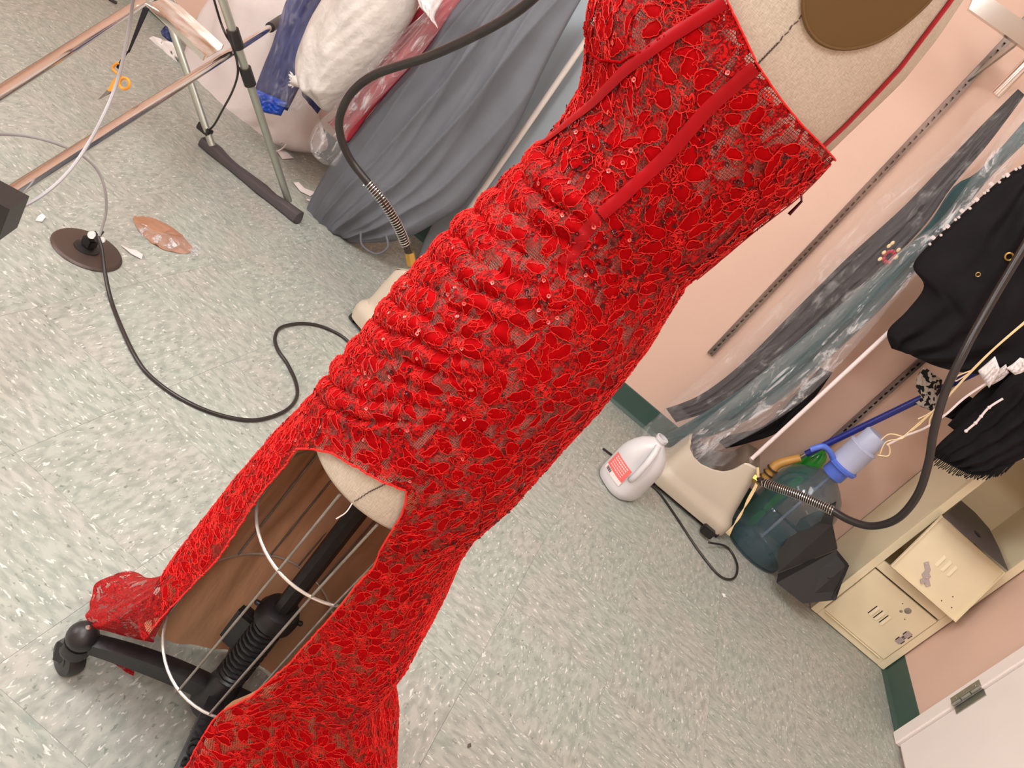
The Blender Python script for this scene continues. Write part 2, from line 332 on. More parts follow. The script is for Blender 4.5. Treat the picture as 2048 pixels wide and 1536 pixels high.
def drape(name, Lp, Rp, m, parent=None, depth=0.06, nr=60, nc=36, ripple=0.006, waves=4, seed=0, crumple=0.004, sharp=False, back=True, ydir=(0, -1, 0), loc=(0, 0, 0), sm=True):
    """closed cushion-like cloth body between a left and a right 3-D outline; depth bulges toward ydir"""
    rg = np.random.default_rng(seed); L = resample(spline(Lp, 6), nr); R = resample(spline(Rp, 6), nr)
    yd = np.array(ydir, float); vs = []; fs = []
    ph = rg.uniform(0, 6.28, 6); fr = rg.uniform(0.6, 1.6, 6)
    def row(i, side):
        t = i/(nr-1); out = []
        for k in range(nc):
            u = k/(nc-1); p = L[i]*(1-u)+R[i]*u
            pr = math.sin(math.pi*u)**0.55
            end = min(1, 6*t, 6*(1-t))**0.5 if back else 1
            w = sum(math.sin(2*math.pi*waves*fr[q]*(u+0.12*math.sin(2.2*t+ph[q]))+ph[q]+t*2*(q-2))/(q+1) for q in range(4))
            if sharp: w = sum((1-2*abs(math.sin(math.pi*waves*fr[q]*(u*(1+0.5*t)+0.25*math.sin(1.6*t+ph[q]))+ph[q]))**0.7)/(q+1) for q in range(4))
            cr = math.sin(23*t*fr[4]+9*u+ph[5])*math.sin(31*u*fr[5]+ph[2])
            h = depth*pr*end*0.5+(ripple*w+crumple*cr)*pr*min(1, end+0.2)
            out.append(p+yd*(h if side == 0 else -depth*pr*end*0.5))
        return out
    for i in range(nr): vs += row(i, 0)
    for i in range(nr-1):
        for k in range(nc-1): fs.append((i*nc+k, (i+1)*nc+k, (i+1)*nc+k+1, i*nc+k+1))
    if back:
        o = len(vs)
        for i in range(nr): vs += row(i, 1)
        for i in range(nr-1):
            for k in range(nc-1): fs.append((o+i*nc+k, o+i*nc+k+1, o+(i+1)*nc+k+1, o+(i+1)*nc+k))
    ob = add_mesh(name, vs, fs, m, parent, sm, loc)
    bm = bmesh.new(); bm.from_mesh(ob.data); bmesh.ops.remove_doubles(bm, verts=bm.verts[:], dist=0.0006); bm.to_mesh(ob.data); bm.free()
    return ob
# ------------------------------------------------------------------ room shell
X0, X1, Y0, Y1, ZC = -3.4, 1.63, -2.0, 3.06, 2.68
sub = MB().box((X0, Y0, -0.08), (X1, Y1, -0.004)).build('floor', M['ceiling'], smooth=False); struct(sub)
TS = 0.3048; gx0 = -0.348; gy0 = 0.651
tm = None; k = 0
for i in range(-11, 8):
    for j in range(-10, 9):
        ax = gx0+i*TS; ay = gy0+j*TS
        lx0, lx1 = max(ax, X0), min(ax+TS, X1); ly0, ly1 = max(ay, Y0), min(ay+TS, Y1)
        if lx1-lx0 < 0.02 or ly1-ly0 < 0.02: continue
        full = (lx1-lx0 > TS-1e-4 and ly1-ly0 > TS-1e-4); rot = (i+j) % 2
        g = 0.00022
        if full:
            if tm is None:
                h = TS/2-g; mb = MB().box((-h, -h, -0.004), (h, h, 0)); t0 = mb.build('tile', M['tile'], smooth=False); tm = t0.data; bpy.data.objects.remove(t0)
            o = bpy.data.objects.new('tile', tm); COL.objects.link(o)
            cx, cy = (lx0+lx1)/2, (ly0+ly1)/2
        else:
            cx, cy = (lx0+lx1)/2, (ly0+ly1)/2
            o = MB().box((lx0-cx+g, ly0-cy+g, -0.004), (lx1-cx-g, ly1-cy-g, 0)).build('tile', M['tile'], smooth=False)
        o.location = (cx, cy, -RNG.uniform(0, 0.0004)); o.parent = sub
        if full: o.rotation_euler = (0, 0, rot*math.pi/2)
def wall(name, lo, hi, m='wall'): return struct(MB().box(lo, hi).build(name, M[m], smooth=False))
wall('wall_back', (X0, Y1, 0), (X1+0.1, Y1+0.1, ZC)); wall('wall_right', (X1, Y0, 0), (X1+0.1, Y1, ZC))
wall('wall_left', (X0-0.1, Y0, 0), (X0, Y1+0.1, ZC)); wall('wall_front', (X0-0.1, Y0-0.1, 0), (X1+0.1, Y0, ZC))
wall('ceiling', (X0-0.1, Y0-0.1, ZC), (X1+0.1, Y1+0.1, ZC+0.1), 'ceiling')
def cove(name, a, b, nrm):
    """rubber base with a small toe, from a to b along the wall, nrm points into the room"""
    a = np.array(a, float); b = np.array(b, float); n = np.array(nrm, float)
    pr = [(0.0005, 0), (0.014, 0), (0.013, 0.003), (0.006, 0.008), (0.0035, 0.016), (0.0035, 0.097), (0.0005, 0.1)]
    return struct(MB().prism([a+n*d+np.array([0, 0, z]) for d, z in pr], b-a).build(name, M['base']))
cove('baseboard_back', (X0, Y1, 0), (X1, Y1, 0), (0, -1, 0))
cove('baseboard_right', (X1, 2.392, 0), (X1, Y1, 0), (-1, 0, 0))
cove('baseboard_left', (X0, Y0, 0), (X0, Y1, 0), (1, 0, 0))
# ceiling lamps (real fixtures around the lights)
for (lx, ly, _p), lbl in zip(LAMPS, ('above the chrome rack, left of the dress', 'above and behind the viewer', 'above the clear floor right of the dress', 'far left over the white bag')):
    t = thing('ceiling_light', 'white rectangular ceiling light '+lbl, 'light', (lx, ly, ZC), 'ceiling lights')
    MB().box((lx-0.31, ly-0.61, ZC-0.03), (lx-0.28, ly+0.61, ZC)).box((lx+0.28, ly-0.61, ZC-0.03), (lx+0.31, ly+0.61, ZC)).box((lx-0.28, ly-0.61, ZC-0.03), (lx+0.28, ly-0.58, ZC)).box((lx-0.28, ly+0.58, ZC-0.03), (lx+0.28, ly+0.61, ZC)).build('frame', M['trimwhite'], t, smooth=False)
    MB().box((lx-0.28, ly-0.58, ZC-0.012), (lx+0.28, ly+0.58, ZC-0.004)).build('diffuser', M['lens'], t, smooth=False)
wl = thing('added_fill_panel', 'white rectangular fill light panel, added out of view on the left wall', 'light', (X0, -0.3, 1.75))  # made-up panel housing the added fill light
MB().box((X0, -1.0, 1.38), (X0+0.04, 0.4, 2.12)).build('frame', M['trimwhite'], wl, smooth=False)
MB().box((X0+0.04, -0.95, 1.42), (X0+0.046, 0.35, 2.08)).build('diffuser', M['lens'], wl, smooth=False)
# door with jamb on the right wall
dj = struct(MB().box((X1-0.024, 2.335, 0), (X1, 2.39, 2.1), 0.004).build('door_1', M['trimwhite']))
MB().box((X1-0.016, 1.45, 0.012), (X1, 2.331, 2.06), 0.003).build('door_leaf', M['trimwhite'], dj)
MB().box((X1-0.024, 1.39, 0), (X1, 1.446, 2.1), 0.004).build('door_jamb', M['trimwhite'], dj)
MB().box((X1-0.024, 1.39, 2.1), (X1, 2.39, 2.16), 0.004).build('door_head', M['trimwhite'], dj)
hz0, hz1 = 0.235, 0.345
hg = MB()
for q in range(3): hg.tube([(X1-0.028, 2.334, hz0+0.002+q*(hz1-hz0)/3), (X1-0.028, 2.334, hz0-0.002+(q+1)*(hz1-hz0)/3)], 0.0065, 12)
hg.box((X1-0.0265, 2.34, hz0), (X1-0.0235, 2.368, hz1)).box((X1-0.0195, 2.302, hz0), (X1-0.0155, 2.331, hz1))
hg.build('hinge', M['steel'], dj)
for q in range(3):
    MB().lathe([(0.0032, 0), (0.0032, 0.0012), (0.001, 0.0018)], (X1-0.0265, 2.354, hz0+0.018+q*0.037), (-1, 0, 0), 10).build('hinge_screw', M['chrome'], dj)

# ------------------------------------------------------------------ slotted wall standards
def standard(x, z0, z1, label):
    t = thing('wall_standard', label, 'shelf rail', (x, Y1-0.002, z0), 'slotted metal rails on the pink wall')
    w, d = 0.0125, 0.013; y = Y1-0.0005
    mb = MB(); mb.box((x-w, y-0.002, z0), (x+w, y, z1)); mb.box((x-w, y-d, z0), (x-w+0.0018, y, z1)); mb.box((x+w-0.0018, y-d, z0), (x+w, y, z1))
    z = z0+0.012   # front face with slots left open
    mb.box((x-w, y-d-0.0016, z0), (x-0.0034, y-d, z1)); mb.box((x+0.0034, y-d-0.0016, z0), (x+w, y-d, z1))
    while z < z1-0.03:
        mb.box((x-0.0034, y-d-0.0016, z), (x+0.0034, y-d, z+0.010)); z += 0.0254
    mb.build('channel', M['rail'], t, smooth=False)
    return t
standard(0.39, 0.42, 2.2, 'upper slotted steel shelf rail running down the pink wall beside the dress form')
standard(0.965, 0.40, 1.6, 'short slotted steel shelf rail on the pink wall above the blue water pump')
# bracket and shelf end at the top
t = thing('wall_shelf_bracket', 'polished metal shelf bracket at the top of the slotted rail behind the dress form', 'bracket', (0.39, 3.04, 1.72))
pA = aY(1948, -14, 2.80); pB = aY(2062, 88, 2.80)
MB().prism([aY(1955, -24, 2.80), aY(2075, 60, 2.80), aY(2062, 106, 2.80), aY(1938, 18, 2.80)], (0, 0.03, 0)).build('shelf_edge', M['chrome'], t, smooth=False)
MB().prism([(0.387, 3.045, 1.66), (0.387, 3.045, 1.74), (0.387, 2.83, 1.78), (0.387, 2.83, 1.765)], (0.006, 0, 0)).build('arm', M['steel'], t, smooth=False)
MB().tube([aY(1990, 190, 2.78), aY(2075, 105, 2.78)], 0.016, 14).build('hang_rail', M['chrome'], t)
# white pole low on the floor by the wall
tr = thing('floor_pole', 'thin white metal pole lying along the foot of the wall behind the dress', 'pole', (0.2, 3.03, 0.02))
MB().tube([aZ(1170, 728, 0.02), aZ(1302, 833, 0.02)], 0.0085, 14).build('pole', M['hangerw'], tr)
MB().tube([aZ(1296, 828, 0.02), aZ(1330, 856, 0.02)], 0.0065, 14).build('inner_tube', M['chrome'], tr)

# ------------------------------------------------------------------ lockers
LX0, LX1, LYF, LYB = 1.275, 1.622, 2.735, 3.058
lk = thing('locker_tower', 'cream enamelled metal box lockers standing in the corner', 'locker', (1.45, 2.9, 0))
b = MB(); b.box((LX0, LYF+0.0165, 0.003), (LX0+0.003, LYB, 1.83)).box((LX1-0.003, LYF+0.0165, 0.003), (LX1, LYB, 1.83)).box((LX0, LYB-0.003, 0.003), (LX1, LYB, 1.83)).box((LX0, LYF+0.0165, 1.827), (LX1, LYB, 1.83))
b.build('cabinet_shell', M['locker'], lk, smooth=False)
f = MB(); f.box((LX0, LYF-0.0015, 0.003), (LX0+0.028, LYF+0.0165, 1.83), 0.0008).box((LX1-0.028, LYF-0.0015, 0.003), (LX1, LYF+0.0165, 1.83), 0.0008)
zc = [0.0, 0.3, 0.605, 0.905, 1.21, 1.515, 1.82]
for z in zc:
    if z == 0.605: continue
    a = max(0.003, z-0.010); f.box((LX0+0.028, LYF-0.0012, a), (LX1-0.028, LYF+0.016, a+0.038), 0.002)
f.build('face_frame', M['locker'], lk)
for z in zc[:-1]:
    if z != 0.605: MB().box((LX0+0.003, LYF+0.016, z+0.012), (LX1-0.003, LYB-0.003, z+0.015)).build('shelf', M['lockerin'], lk, smooth=False)
sh = MB().prism([aZ(x, y, 0.605) for x, y in ((1886, 1034), (1922, 1002), (1950, 1026), (1978, 1058), (1998, 1098), (2016, 1142))], (0, 0, 0.002)).build('bent_divider', M['greyblackp'], lk, smooth=False)
MB().lathe([(0.016, 0), (0.020, 0.001), (0.016, 0.003), (0.002, 0.003)], aZ(1955, 1068, 0.608), (0, 0, 1), 20, sx=0.6).build('divider_hole', M['ink'], sh)
def louvres(mb, cx, y, cz):
    for q in range(3):
        x = cx+(q-1)*0.026
        mb.prism([(x-0.004, y, cz-0.024), (x+0.006, y-0.004, cz-0.022), (x+0.006, y-0.004, cz+0.022), (x-0.004, y, cz+0.024)], (0.0005, 0.0015, 0))
def locker_door(z0, z1, x0=1.304, x1=1.594):
    y = LYF-0.002
    d = MB().box((x0+0.003, y-0.003, z0+0.003), (x1-0.003, y+0.012, z1-0.003), 0.0018).build('door', M['locker'], lk)
    MB().tube([(x0+0.012, y-0.004, z0-0.001), (x1-0.02, y-0.004, z0-0.001)], 0.0028, 10).build('door_lip', M['locker'], d)
    lv = MB(); cz = (z0+z1)/2
    louvres(lv, (x0+x1)/2, y-0.0032, cz); lv.build('louvre', M['locker'], d)
    for q in range(3):
        x = (x0+x1)/2+(q-1)*0.026
        MB().box((x-0.0085, y-0.0040, cz-0.022), (x-0.0050, y-0.002, cz+0.022)).build('louvre_slot', M['ink'], d, smooth=False)
    return d
d1 = locker_door(0.034, 0.287)
y = LYF-0.006
pl = MB(); px, pz = 1.567, 0.155
pl.box((px-0.0105, y-0.0002, pz-0.032), (px+0.0105, y+0.0018, pz-0.006)); pl.box((px-0.0105, y-0.0002, pz+0.006), (px+0.0105, y+0.0018, pz+0.032)); pl.box((px-0.0082, y-0.0002, pz-0.006), (px+0.0082, y+0.0018, pz+0.006))
pl.build('number_plate', M['plate'], d1, smooth=False)
for zz in (pz-0.017, pz+0.017):
    for xs in (-0.012, 0.012): MB().box((px+xs-0.0015, y-0.0008, zz-0.009), (px+xs+0.0015, y+0.001, zz+0.009)).build('plate_slot', M['ink'], d1, smooth=False)
def text(name, body, size, origin, xdir, up, m, parent, ext=0.0004):
    cu = bpy.data.curves.new(name, 'FONT'); cu.body = body; cu.size = size; cu.extrude = ext; cu.align_x = 'CENTER'; cu.align_y = 'CENTER'
    o = bpy.data.objects.new(name, cu); COL.objects.link(o)
    dg = bpy.context.evaluated_depsgraph_get(); me = bpy.data.meshes.new_from_object(o.evaluated_get(dg)); bpy.data.objects.remove(o)
    me.name = name; me.materials.clear(); me.materials.append(m)
    X = Vector(xdir).normalized(); U = Vector(up).normalized(); Z = X.cross(U)
    mt = Matrix(((X[0], U[0], Z[0], origin[0]), (X[1], U[1], Z[1], origin[1]), (X[2], U[2], Z[2], origin[2]), (0, 0, 0, 1)))
    me.transform(mt)
    ob = bpy.data.objects.new(name, me); COL.objects.link(ob); WL[ob.name] = Vector((0, 0, 0))
    if parent: attach(ob, parent)
    return ob
text('plate_number', '81', 0.014, (px, y-0.001, pz), (1, 0, 0), (0, 0, 1), M['ink'], d1)
w = MB(); w.lathe([(0.0115, 0), (0.0125, 0.001), (0.009, 0.0022), (0.001, 0.0022)], (1.497, LYF-0.0048, 0.244), (0, -1, 0), 18); w.box((1.488, LYF-0.0065, 0.238), (1.506, LYF-0.005, 0.254))
w.build('lock_rosette', M['steel'], d1)
MB().lathe([(0.0058, 0), (0.0055, 0.001), (0.001, 0.0014)], (1.484, LYF-0.0048, 0.226), (0, -1, 0), 14).build('lock_plug', M['steel'], d1)
for (rx, rz) in ((1.465, 0.252), (1.515, 0.212)):
    MB().lathe([(0.0022, 0), (0.002, 0.0008), (0.0005, 0.001)], (rx, LYF-0.0048, rz), (0, -1, 0), 8).build('rivet_hole', M['ink'], d1)
# second door: hangs loose in front of its cell, top leaning in
d2 = MB(); bl = np.array([1.297, 2.665, 0.352]); br = np.array([1.588, 2.665, 0.347]); tl = np.array([1.292, 2.712, 0.590]); trr = np.array([1.577, 2.712, 0.578])
nn = np.cross(br-bl, tl-bl); nn /= np.linalg.norm(nn)
if nn[1] > 0: nn = -nn
def Q(u, v, h=0.0): return (bl*(1-u)+br*u)*(1-v)+(tl*(1-u)+trr*u)*v+nn*h
d2.prism([Q(0, 0), Q(1, 0), Q(1, 1), Q(0, 1)], -nn*0.0015)
for (a, c2) in (((0, 0), (1, 0)), ((1, 0), (1, 1)), ((1, 1), (0, 1)), ((0, 1), (0, 0))):
    A_, B_ = Q(*a), Q(*c2); ce = Q(.5, .5); inw = ((ce-(A_+B_)/2)); inw /= np.linalg.norm(inw)
    d2.prism([A_, B_, B_+inw*0.004, A_+inw*0.004], nn*0.008)
d2o = d2.build('door', M['locker'], lk, smooth=False)
lv = MB()
for q in range(3):
    u = 0.46+(q-1)*0.09; lv.prism([Q(u-0.012, 0.42), Q(u+0.022, 0.43, 0.005), Q(u+0.022, 0.60, 0.005), Q(u-0.012, 0.62)], -nn*0.001)
lv.build('louvre', M['locker'], d2o)
hk = MB(); hk.prism([Q(.33, .20, .001), Q(.47, .10, .001), Q(.50, .16, .001), Q(.43, .22, .001), Q(.43, .26, .001), Q(.385, .28, .001), Q(.37, .33, .001), Q(.28, .40, .001), Q(.25, .34, .001), Q(.33, .27, .001)], nn*0.002)
hk.prism([Q(.36, .13, .001), Q(.40, .09, .001), Q(.42, .14, .001), Q(.38, .19, .001)], nn*0.006)
hk.build('latch_plate', M['plate'], d2o, smooth=False)
for (u, v) in ((.28, .35), (.40, .21), (.47, .13)): MB().lathe([(0.0035, 0), (0.003, 0.002), (0.0005, 0.0028)], Q(u, v, 0.003), nn, 10).build('latch_rivet', M['chrome'], d2o)
for (u, v) in ((.78, .25), (.72, .1), (.86, .12)): MB().lathe([(0.0025, 0), (0.002, 0.0008), (0.0005, 0.001)], Q(u, v, 0.0002), nn, 8).build('rivet_hole', M['umber'], d2o)
locker_door(0.94, 1.205); locker_door(1.245, 1.51); locker_door(1.55, 1.815)

# ------------------------------------------------------------------ garment steamers
def steamer_base(name, label, fl_, fr_, H, back=0.30, scoop=True, group='cream garment steamers'):
    """cream base: front-left and front-right floor points, body goes back by `back`"""
    a = np.array(fl_); c_ = np.array(fr_); ux = (c_-a); Wd = np.linalg.norm(ux); ux /= Wd; uy = np.array([-ux[1], ux[0], 0.0]); uz = np.array([0, 0, 1.0])
    t = thing(name, label, 'garment steamer', (a+c_)/2+uy*back/2, group)
    def W(u, v, z): return a+ux*(u*Wd)+uy*(v*back)+uz*z
    # body as a height-field grid: tapers upwards, scooped saddle between two shoulders
    nu, nv = 41, 25; rings = []
    vs = []; fs = []
    def prof(u):   # top height along the width
        if not scoop: return H*(0.75+0.25*math.sin(math.pi*u))
        return float(np.interp(u, [0, .10, .13, .2, .3, .42, .52, .58, .62, .645, .70, .85, 1], [.18, .205, .198, .183, .18, .192, .213, .236, .262, .288, .298, .305, .295]))
    lv_ = [(0.0, 0.018, 0.0), (-0.002, 0.05, 0.0), (0.002, 0.068, 0.0), (0.014, 0.085, 0.0), (0.017, 0.12, 1), (0.022, 0.6, 1), (0.028, 0.97, 1), (0.034, 1.0, 1)]
    # perimeter loop (rounded rectangle)
    def loop(ins, zf, k, rr=0.05):
        pts = []; w2, b2 = Wd-2*ins, back-2*ins
        for cx, cy, a0 in ((w2-rr, rr, -90), (w2-rr, b2-rr, 0), (rr, b2-rr, 90), (rr, rr, 180)):
            for q in range(7):
                an = math.radians(a0+q*15); x = cx+rr*math.cos(an)+ins; yy = cy+rr*math.sin(an)+ins
                pts.append((x, yy))
        # densify
        out = []
        for q in range(len(pts)):
            p0, p1 = pts[q], pts[(q+1) % len(pts)]; m_ = max(1, int(math.hypot(p1[0]-p0[0], p1[1]-p0[1])/0.012))
            if q % 7 != 6: m_ = 1
            elif q in (6, 20): m_ = 14
            else: m_ = 24
            for e in range(m_): out.append((p0[0]+(p1[0]-p0[0])*e/m_, p0[1]+(p1[1]-p0[1])*e/m_))
        res = []
        for x, yy in out:
            top = prof(min(1, max(0, x/Wd))); z = zf if k == 0 else 0.085+(top-0.085)*zf
            xx = x-(0.06*max(0, (x/Wd-0.5)*2)*max(0, z-0.085)/0.22 if scoop else 0); res.append(a+ux*xx+uy*yy+uz*z)
        return res
    Ls = [loop(i_, z_, k_) for i_, z_, k_ in lv_]; n = len(Ls[0])
    mb = MB(); vs = [p for L in Ls for p in L]
    fs = [(i*n+k, i*n+(k+1) % n, (i+1)*n+(k+1) % n, (i+1)*n+k) for i in range(len(Ls)-1) for k in range(n)]
    last = Ls[-1]; h = n//2
    # top: bridge front run to back run following the saddle
    ins = 0.036; m2 = 30
    tv = []
    for q in range(m2+1):
        x = ins+(Wd-2*ins)*q/m2; top = prof(x/Wd); x0_ = x; x = x-(0.06*max(0, (x/Wd-0.5)*2)*max(0, top-0.085)/0.22 if scoop else 0)
        tv.append([a+ux*x+uy*(ins+(back-2*ins)*e/4)+uz*(top-(0.07 if (scoop and 0 < e < 4 and .14 < x0_/Wd < .62) else 0)) for e in range(5)])
    mb.add(vs, fs); body = mb.build('body', M['cream'], t, sharp=30)
    wv = [p for row in tv for p in row]; MB().add(wv, [(q*5+e, (q+1)*5+e, (q+1)*5+e+1, q*5+e+1) for q in range(m2) for e in range(4)]).build('tank_well', M['tankwell' if scoop else 'cream'], t)
    mb = MB(); mb.prism([W(.05, .06, 0.02), W(.95, .06, 0.02), W(.97, .94, 0.02), W(.03, .94, 0.02)], uz*0.03); mb.build('underframe', M['blackp'], t, smooth=False)
    for u, v in ((.08, .08), (.92, .08), (.92, .92), (.08, .92)):
        p = W(u, v, 0.014); MB().lathe([(0.006, -0.011), (0.014, -0.01), (0.014, 0.01), (0.006, 0.011)], p, ux, 16).build('wheel', M['blackp'], t)
    return t, W, ux, uy
def hose(name, pts, r, t, m='rubber', n=10): return MB().tube(spline(pts, n), r, 12).build(name, M[m], t)
def coil(name, pts, r, rw, pitch, t, m='chrome'):
    P = resample(spline(pts, 12), 400); L = np.sum(np.linalg.norm(np.diff(P, axis=0), axis=1)); turns = L/pitch
    T = np.gradient(P, axis=0); T /= np.linalg.norm(T, axis=1)[:, None]; u = np.cross(T, [0.3, 0.1, 1]); u /= np.linalg.norm(u, axis=1)[:, None]; v = np.cross(T, u)
    n = int(turns*12); q = np.linspace(0, 399, n); idx = q.astype(int); fr = (q-idx)[:, None]; j = np.minimum(idx+1, 399)
    C = P[idx]*(1-fr)+P[j]*fr; an = np.linspace(0, 2*math.pi*turns, n)[:, None]
    H = C+r*(np.cos(an)*u[idx]+np.sin(an)*v[idx])
    return MB().tube(list(H), rw, 5).build(name, M[m], t)

st2, W2, ux2, uy2 = steamer_base('garment_steamer', 'cream steamer base beside the gallon jug, with telescopic white pole and black hose', aZ(1290, 962, 0.0), aZ(1438, 1086, 0.0), 0.325, 0.25)
pole0 = aY(1488, 932, 2.74); pole1 = aY(2062, 402, 2.74)
pm = pole0+(pole1-pole0)*0.765
MB().tube([pole0, pm], 0.0075, 14).build('lower_pole', M['hangerw'], st2); MB().tube([pm, pole1], 0.0052, 12).build('upper_pole', M['hangerw'], st2)
MB().tube([pole0-(pole1-pole0)*0.03, pole0+(pole1-pole0)*0.035], 0.0125, 16).build('pole_collar', M['chrome'], st2)
MB().tube([pm-(pole1-pole0)*0.012, pm+(pole1-pole0)*0.003], 0.009, 14).build('pole_clip', M['hangerw'], st2)
hp = [aY(1514, 958, 2.66), aY(1545, 972, 2.62), aY(1600, 992, 2.58), aY(1660, 1019, 2.54), aY(1700, 1041, 2.5), aY(1745, 1052, 2.46), aY(1795, 1037, 2.42), aY(1835, 990, 2.4), aY(1857, 925, 2.4), aY(1868, 860, 2.4), aY(1892, 780, 2.42), aY(1935, 690, 2.45), aY(1985, 600, 2.5), aY(2062, 470, 2.55)]
hose('hose', hp, 0.0125, st2)
coil('hose_spring', [aY(1528, 965, 2.64)]+hp[1:4]+[aY(1663, 1021, 2.54)], 0.0160, 0.0017, 0.0072, st2)
MB().tube([aY(1508, 955, 2.665), aY(1522, 963, 2.655)], 0.0165, 6).build('brass_nut', M['brass'], st2)
MB().lathe([(0.012, -0.01), (0.024, 0.0), (0.034, 0.02), (0.036, 0.045), (0.03, 0.075), (0.018, 0.09)], aY(2028, 400, 2.7), (0.25, 0, 1), 22).build('steam_head', M['cream'], st2)
cd = [aZ(1418, 1085, 0.03), aZ(1455, 1095, 0.008), aZ(1474, 1128, 0.006), aZ(1468, 1156, 0.005), aZ(1440, 1152, 0.005), aZ(1400, 1105, 0.005), aZ(1350, 1030, 0.005), aZ(1318, 985, 0.005), aZ(1296, 966, 0.005), aZ(1230, 915, 0.005), aZ(1206, 897, 0.006)]
hose('power_cord', cd, 0.0042, st2)
MB().box(tuple(aZ(1406, 1078, 0.0)+[-0.03, 0.0, 0.012]), tuple(aZ(1406, 1078, 0.0)+[0.02, 0.03, 0.045]), 0.004).build('switch_box', M['blackp'], st2)
rf = MB()   # frayed raffia hanging from the brass nut down the side
for q in range(4):
    o_ = q*3; rf.tube(spline([aY(1514+q, 935, 2.655), aY(1512+o_*0.5, 965, 2.65), aY(1494+o_*0.6, 1000, 2.64), aY(1480-o_*0.5, 1035, 2.635), aY(1452+q*2, 1066+q*2, 2.63)], 5), 0.0016, 5)
rf.build('raffia_strip', M['straw'], st2)

st1, W1, ux1, uy1 = steamer_base('garment_steamer', 'cream steamer base half hidden behind the ruched red dress, black hose rising from brass nut', (-0.645, 2.115, 0.0), (-0.34, 2.03, 0.0), 0.27, 0.26, scoop=False)
h1 = [aY(822, 523, 2.18), aY(812, 490, 2.16), aY(795, 450, 2.13), aY(768, 405, 2.1), aY(735, 364, 2.08), aY(700, 318, 2.06), aY(680, 268, 2.03), aY(682, 225, 2.0), aY(708, 180, 1.98), aY(757, 146, 1.95), aY(860, 112, 1.9), aY(960, 66, 1.84), aY(1035, 22, 1.8), aY(1095, -30, 1.75)]
hose('hose', h1, 0.0115, st1)
coil('hose_spring', h1[1:5], 0.0150, 0.0018, 0.0078, st1)
MB().tube([aY(824, 530, 2.18), aY(819, 505, 2.17)], 0.0155, 6).build('brass_nut', M['brass'], st1)
# ------------------------------------------------------------------ gallon jug (milky plastic)
jc = np.array([0.392, 2.455, 0.0])
jg = thing('gallon_jug', 'empty milky plastic gallon jug with a coral label beside the steamer', 'jug', jc)
ang = math.radians(-38); jx = np.array([math.cos(ang), math.sin(ang), 0]); jy = np.array([-jx[1], jx[0], 0])
def sup(r, h, n=48, e=3.2, sx=1.0, sy=1.0):
    out = []
    for k in range(n):
        a = 2*math.pi*k/n; c_, s_ = math.cos(a), math.sin(a); q = (abs(c_)**e+abs(s_)**e)**(-1/e); out.append(jc+jx*(r*q*c_*sx)+jy*(r*q*s_*sy)+np.array([0, 0, h]))
    return out
prof = [(0.058, 0.001, 2.6), (0.068, 0.004, 2.8), (0.073, 0.014, 3), (0.0745, 0.03, 3.2), (0.0745, 0.10, 3.2), (0.0745, 0.135, 3.0), (0.072, 0.155, 2.8), (0.066, 0.175, 2.5), (0.055, 0.197, 2.2), (0.040, 0.214, 2), (0.026, 0.226, 2), (0.0195, 0.231, 2), (0.0195, 0.237, 2), (0.022, 0.239, 2), (0.022, 0.249, 2), (0.018, 0.250, 2), (0.017, 0.235, 2)]
vs = [p for r, h, e in prof for p in sup(r, h, e=e)]; n = 48
# recess the handle corner (towards the camera)
vs2 = []
hd = -(jy)*0.35+jx*0.0; hd = np.array([0.12, -1, 0]); hd /= np.linalg.norm(hd)
for p in vs:
    q = p-jc; d_ = q@hd; h = q[2]; f_ = max(0, min(1, (h-0.085)/0.03))*max(0, min(1, (0.222-h)/0.03)); lat = abs(q@np.array([-hd[1], hd[0], 0]))
    k_ = f_*math.exp(-(lat/0.042)**2)*max(0, d_)/0.075
    vs2.append(p-hd*0.030*k_)
MB().add(vs2, [(i*n+k, i*n+(k+1) % n, (i+1)*n+(k+1) % n, (i+1)*n+k) for i in range(len(prof)-1) for k in range(n)]+[tuple(range(n))[::-1]]).build('body', M['jug'], jg)
hpts = [jc+hd*0.03+np.array([0, 0, 0.226]), jc+hd*0.056+np.array([0, 0, 0.205]), jc+hd*0.074+np.array([0, 0, 0.17]), jc+hd*0.080+np.array([0, 0, 0.13]), jc+hd*0.078+np.array([0, 0, 0.10]), jc+hd*0.066+np.array([0, 0, 0.085])]
MB().tube(spline(hpts, 8), [0.011]*41, 14).build('handle', M['jug'], jg)
# label: curved patch on the left face
def face_pt(lat, h, off=0.0012):
    d0 = np.array([-0.62, -0.78, 0]); d0 /= np.linalg.norm(d0); l0 = np.array([-d0[1], d0[0], 0])
    a = math.atan2((d0@jy)*1.0, (d0@jx)) + lat/0.078
    c_, s_ = math.cos(a), math.sin(a); q = (abs(c_)**3.2+abs(s_)**3.2)**(-1/3.2)
    return jc+(jx*c_+jy*s_)*(0.0745*q+off)+np.array([0, 0, h])
def label_patch(name, l0, l1, h0, h1, m, off=0.0012, skew=0.0):
    nu, nv = 12, 6; vs = [face_pt(l0+(l1-l0)*i/nu+skew*(j/nv), h0+(h1-h0)*j/nv, off) for i in range(nu+1) for j in range(nv+1)]
    return add_mesh(name, vs, [(i*(nv+1)+j, (i+1)*(nv+1)+j, (i+1)*(nv+1)+j+1, i*(nv+1)+j+1) for i in range(nu) for j in range(nv)], m, jg)
label_patch('label', -0.045, 0.045, 0.045, 0.118, M['labelwhite'])
label_patch('label_print', -0.045, 0.045, 0.062, 0.118, M['redlabel'], 0.0016)
bar = MB()
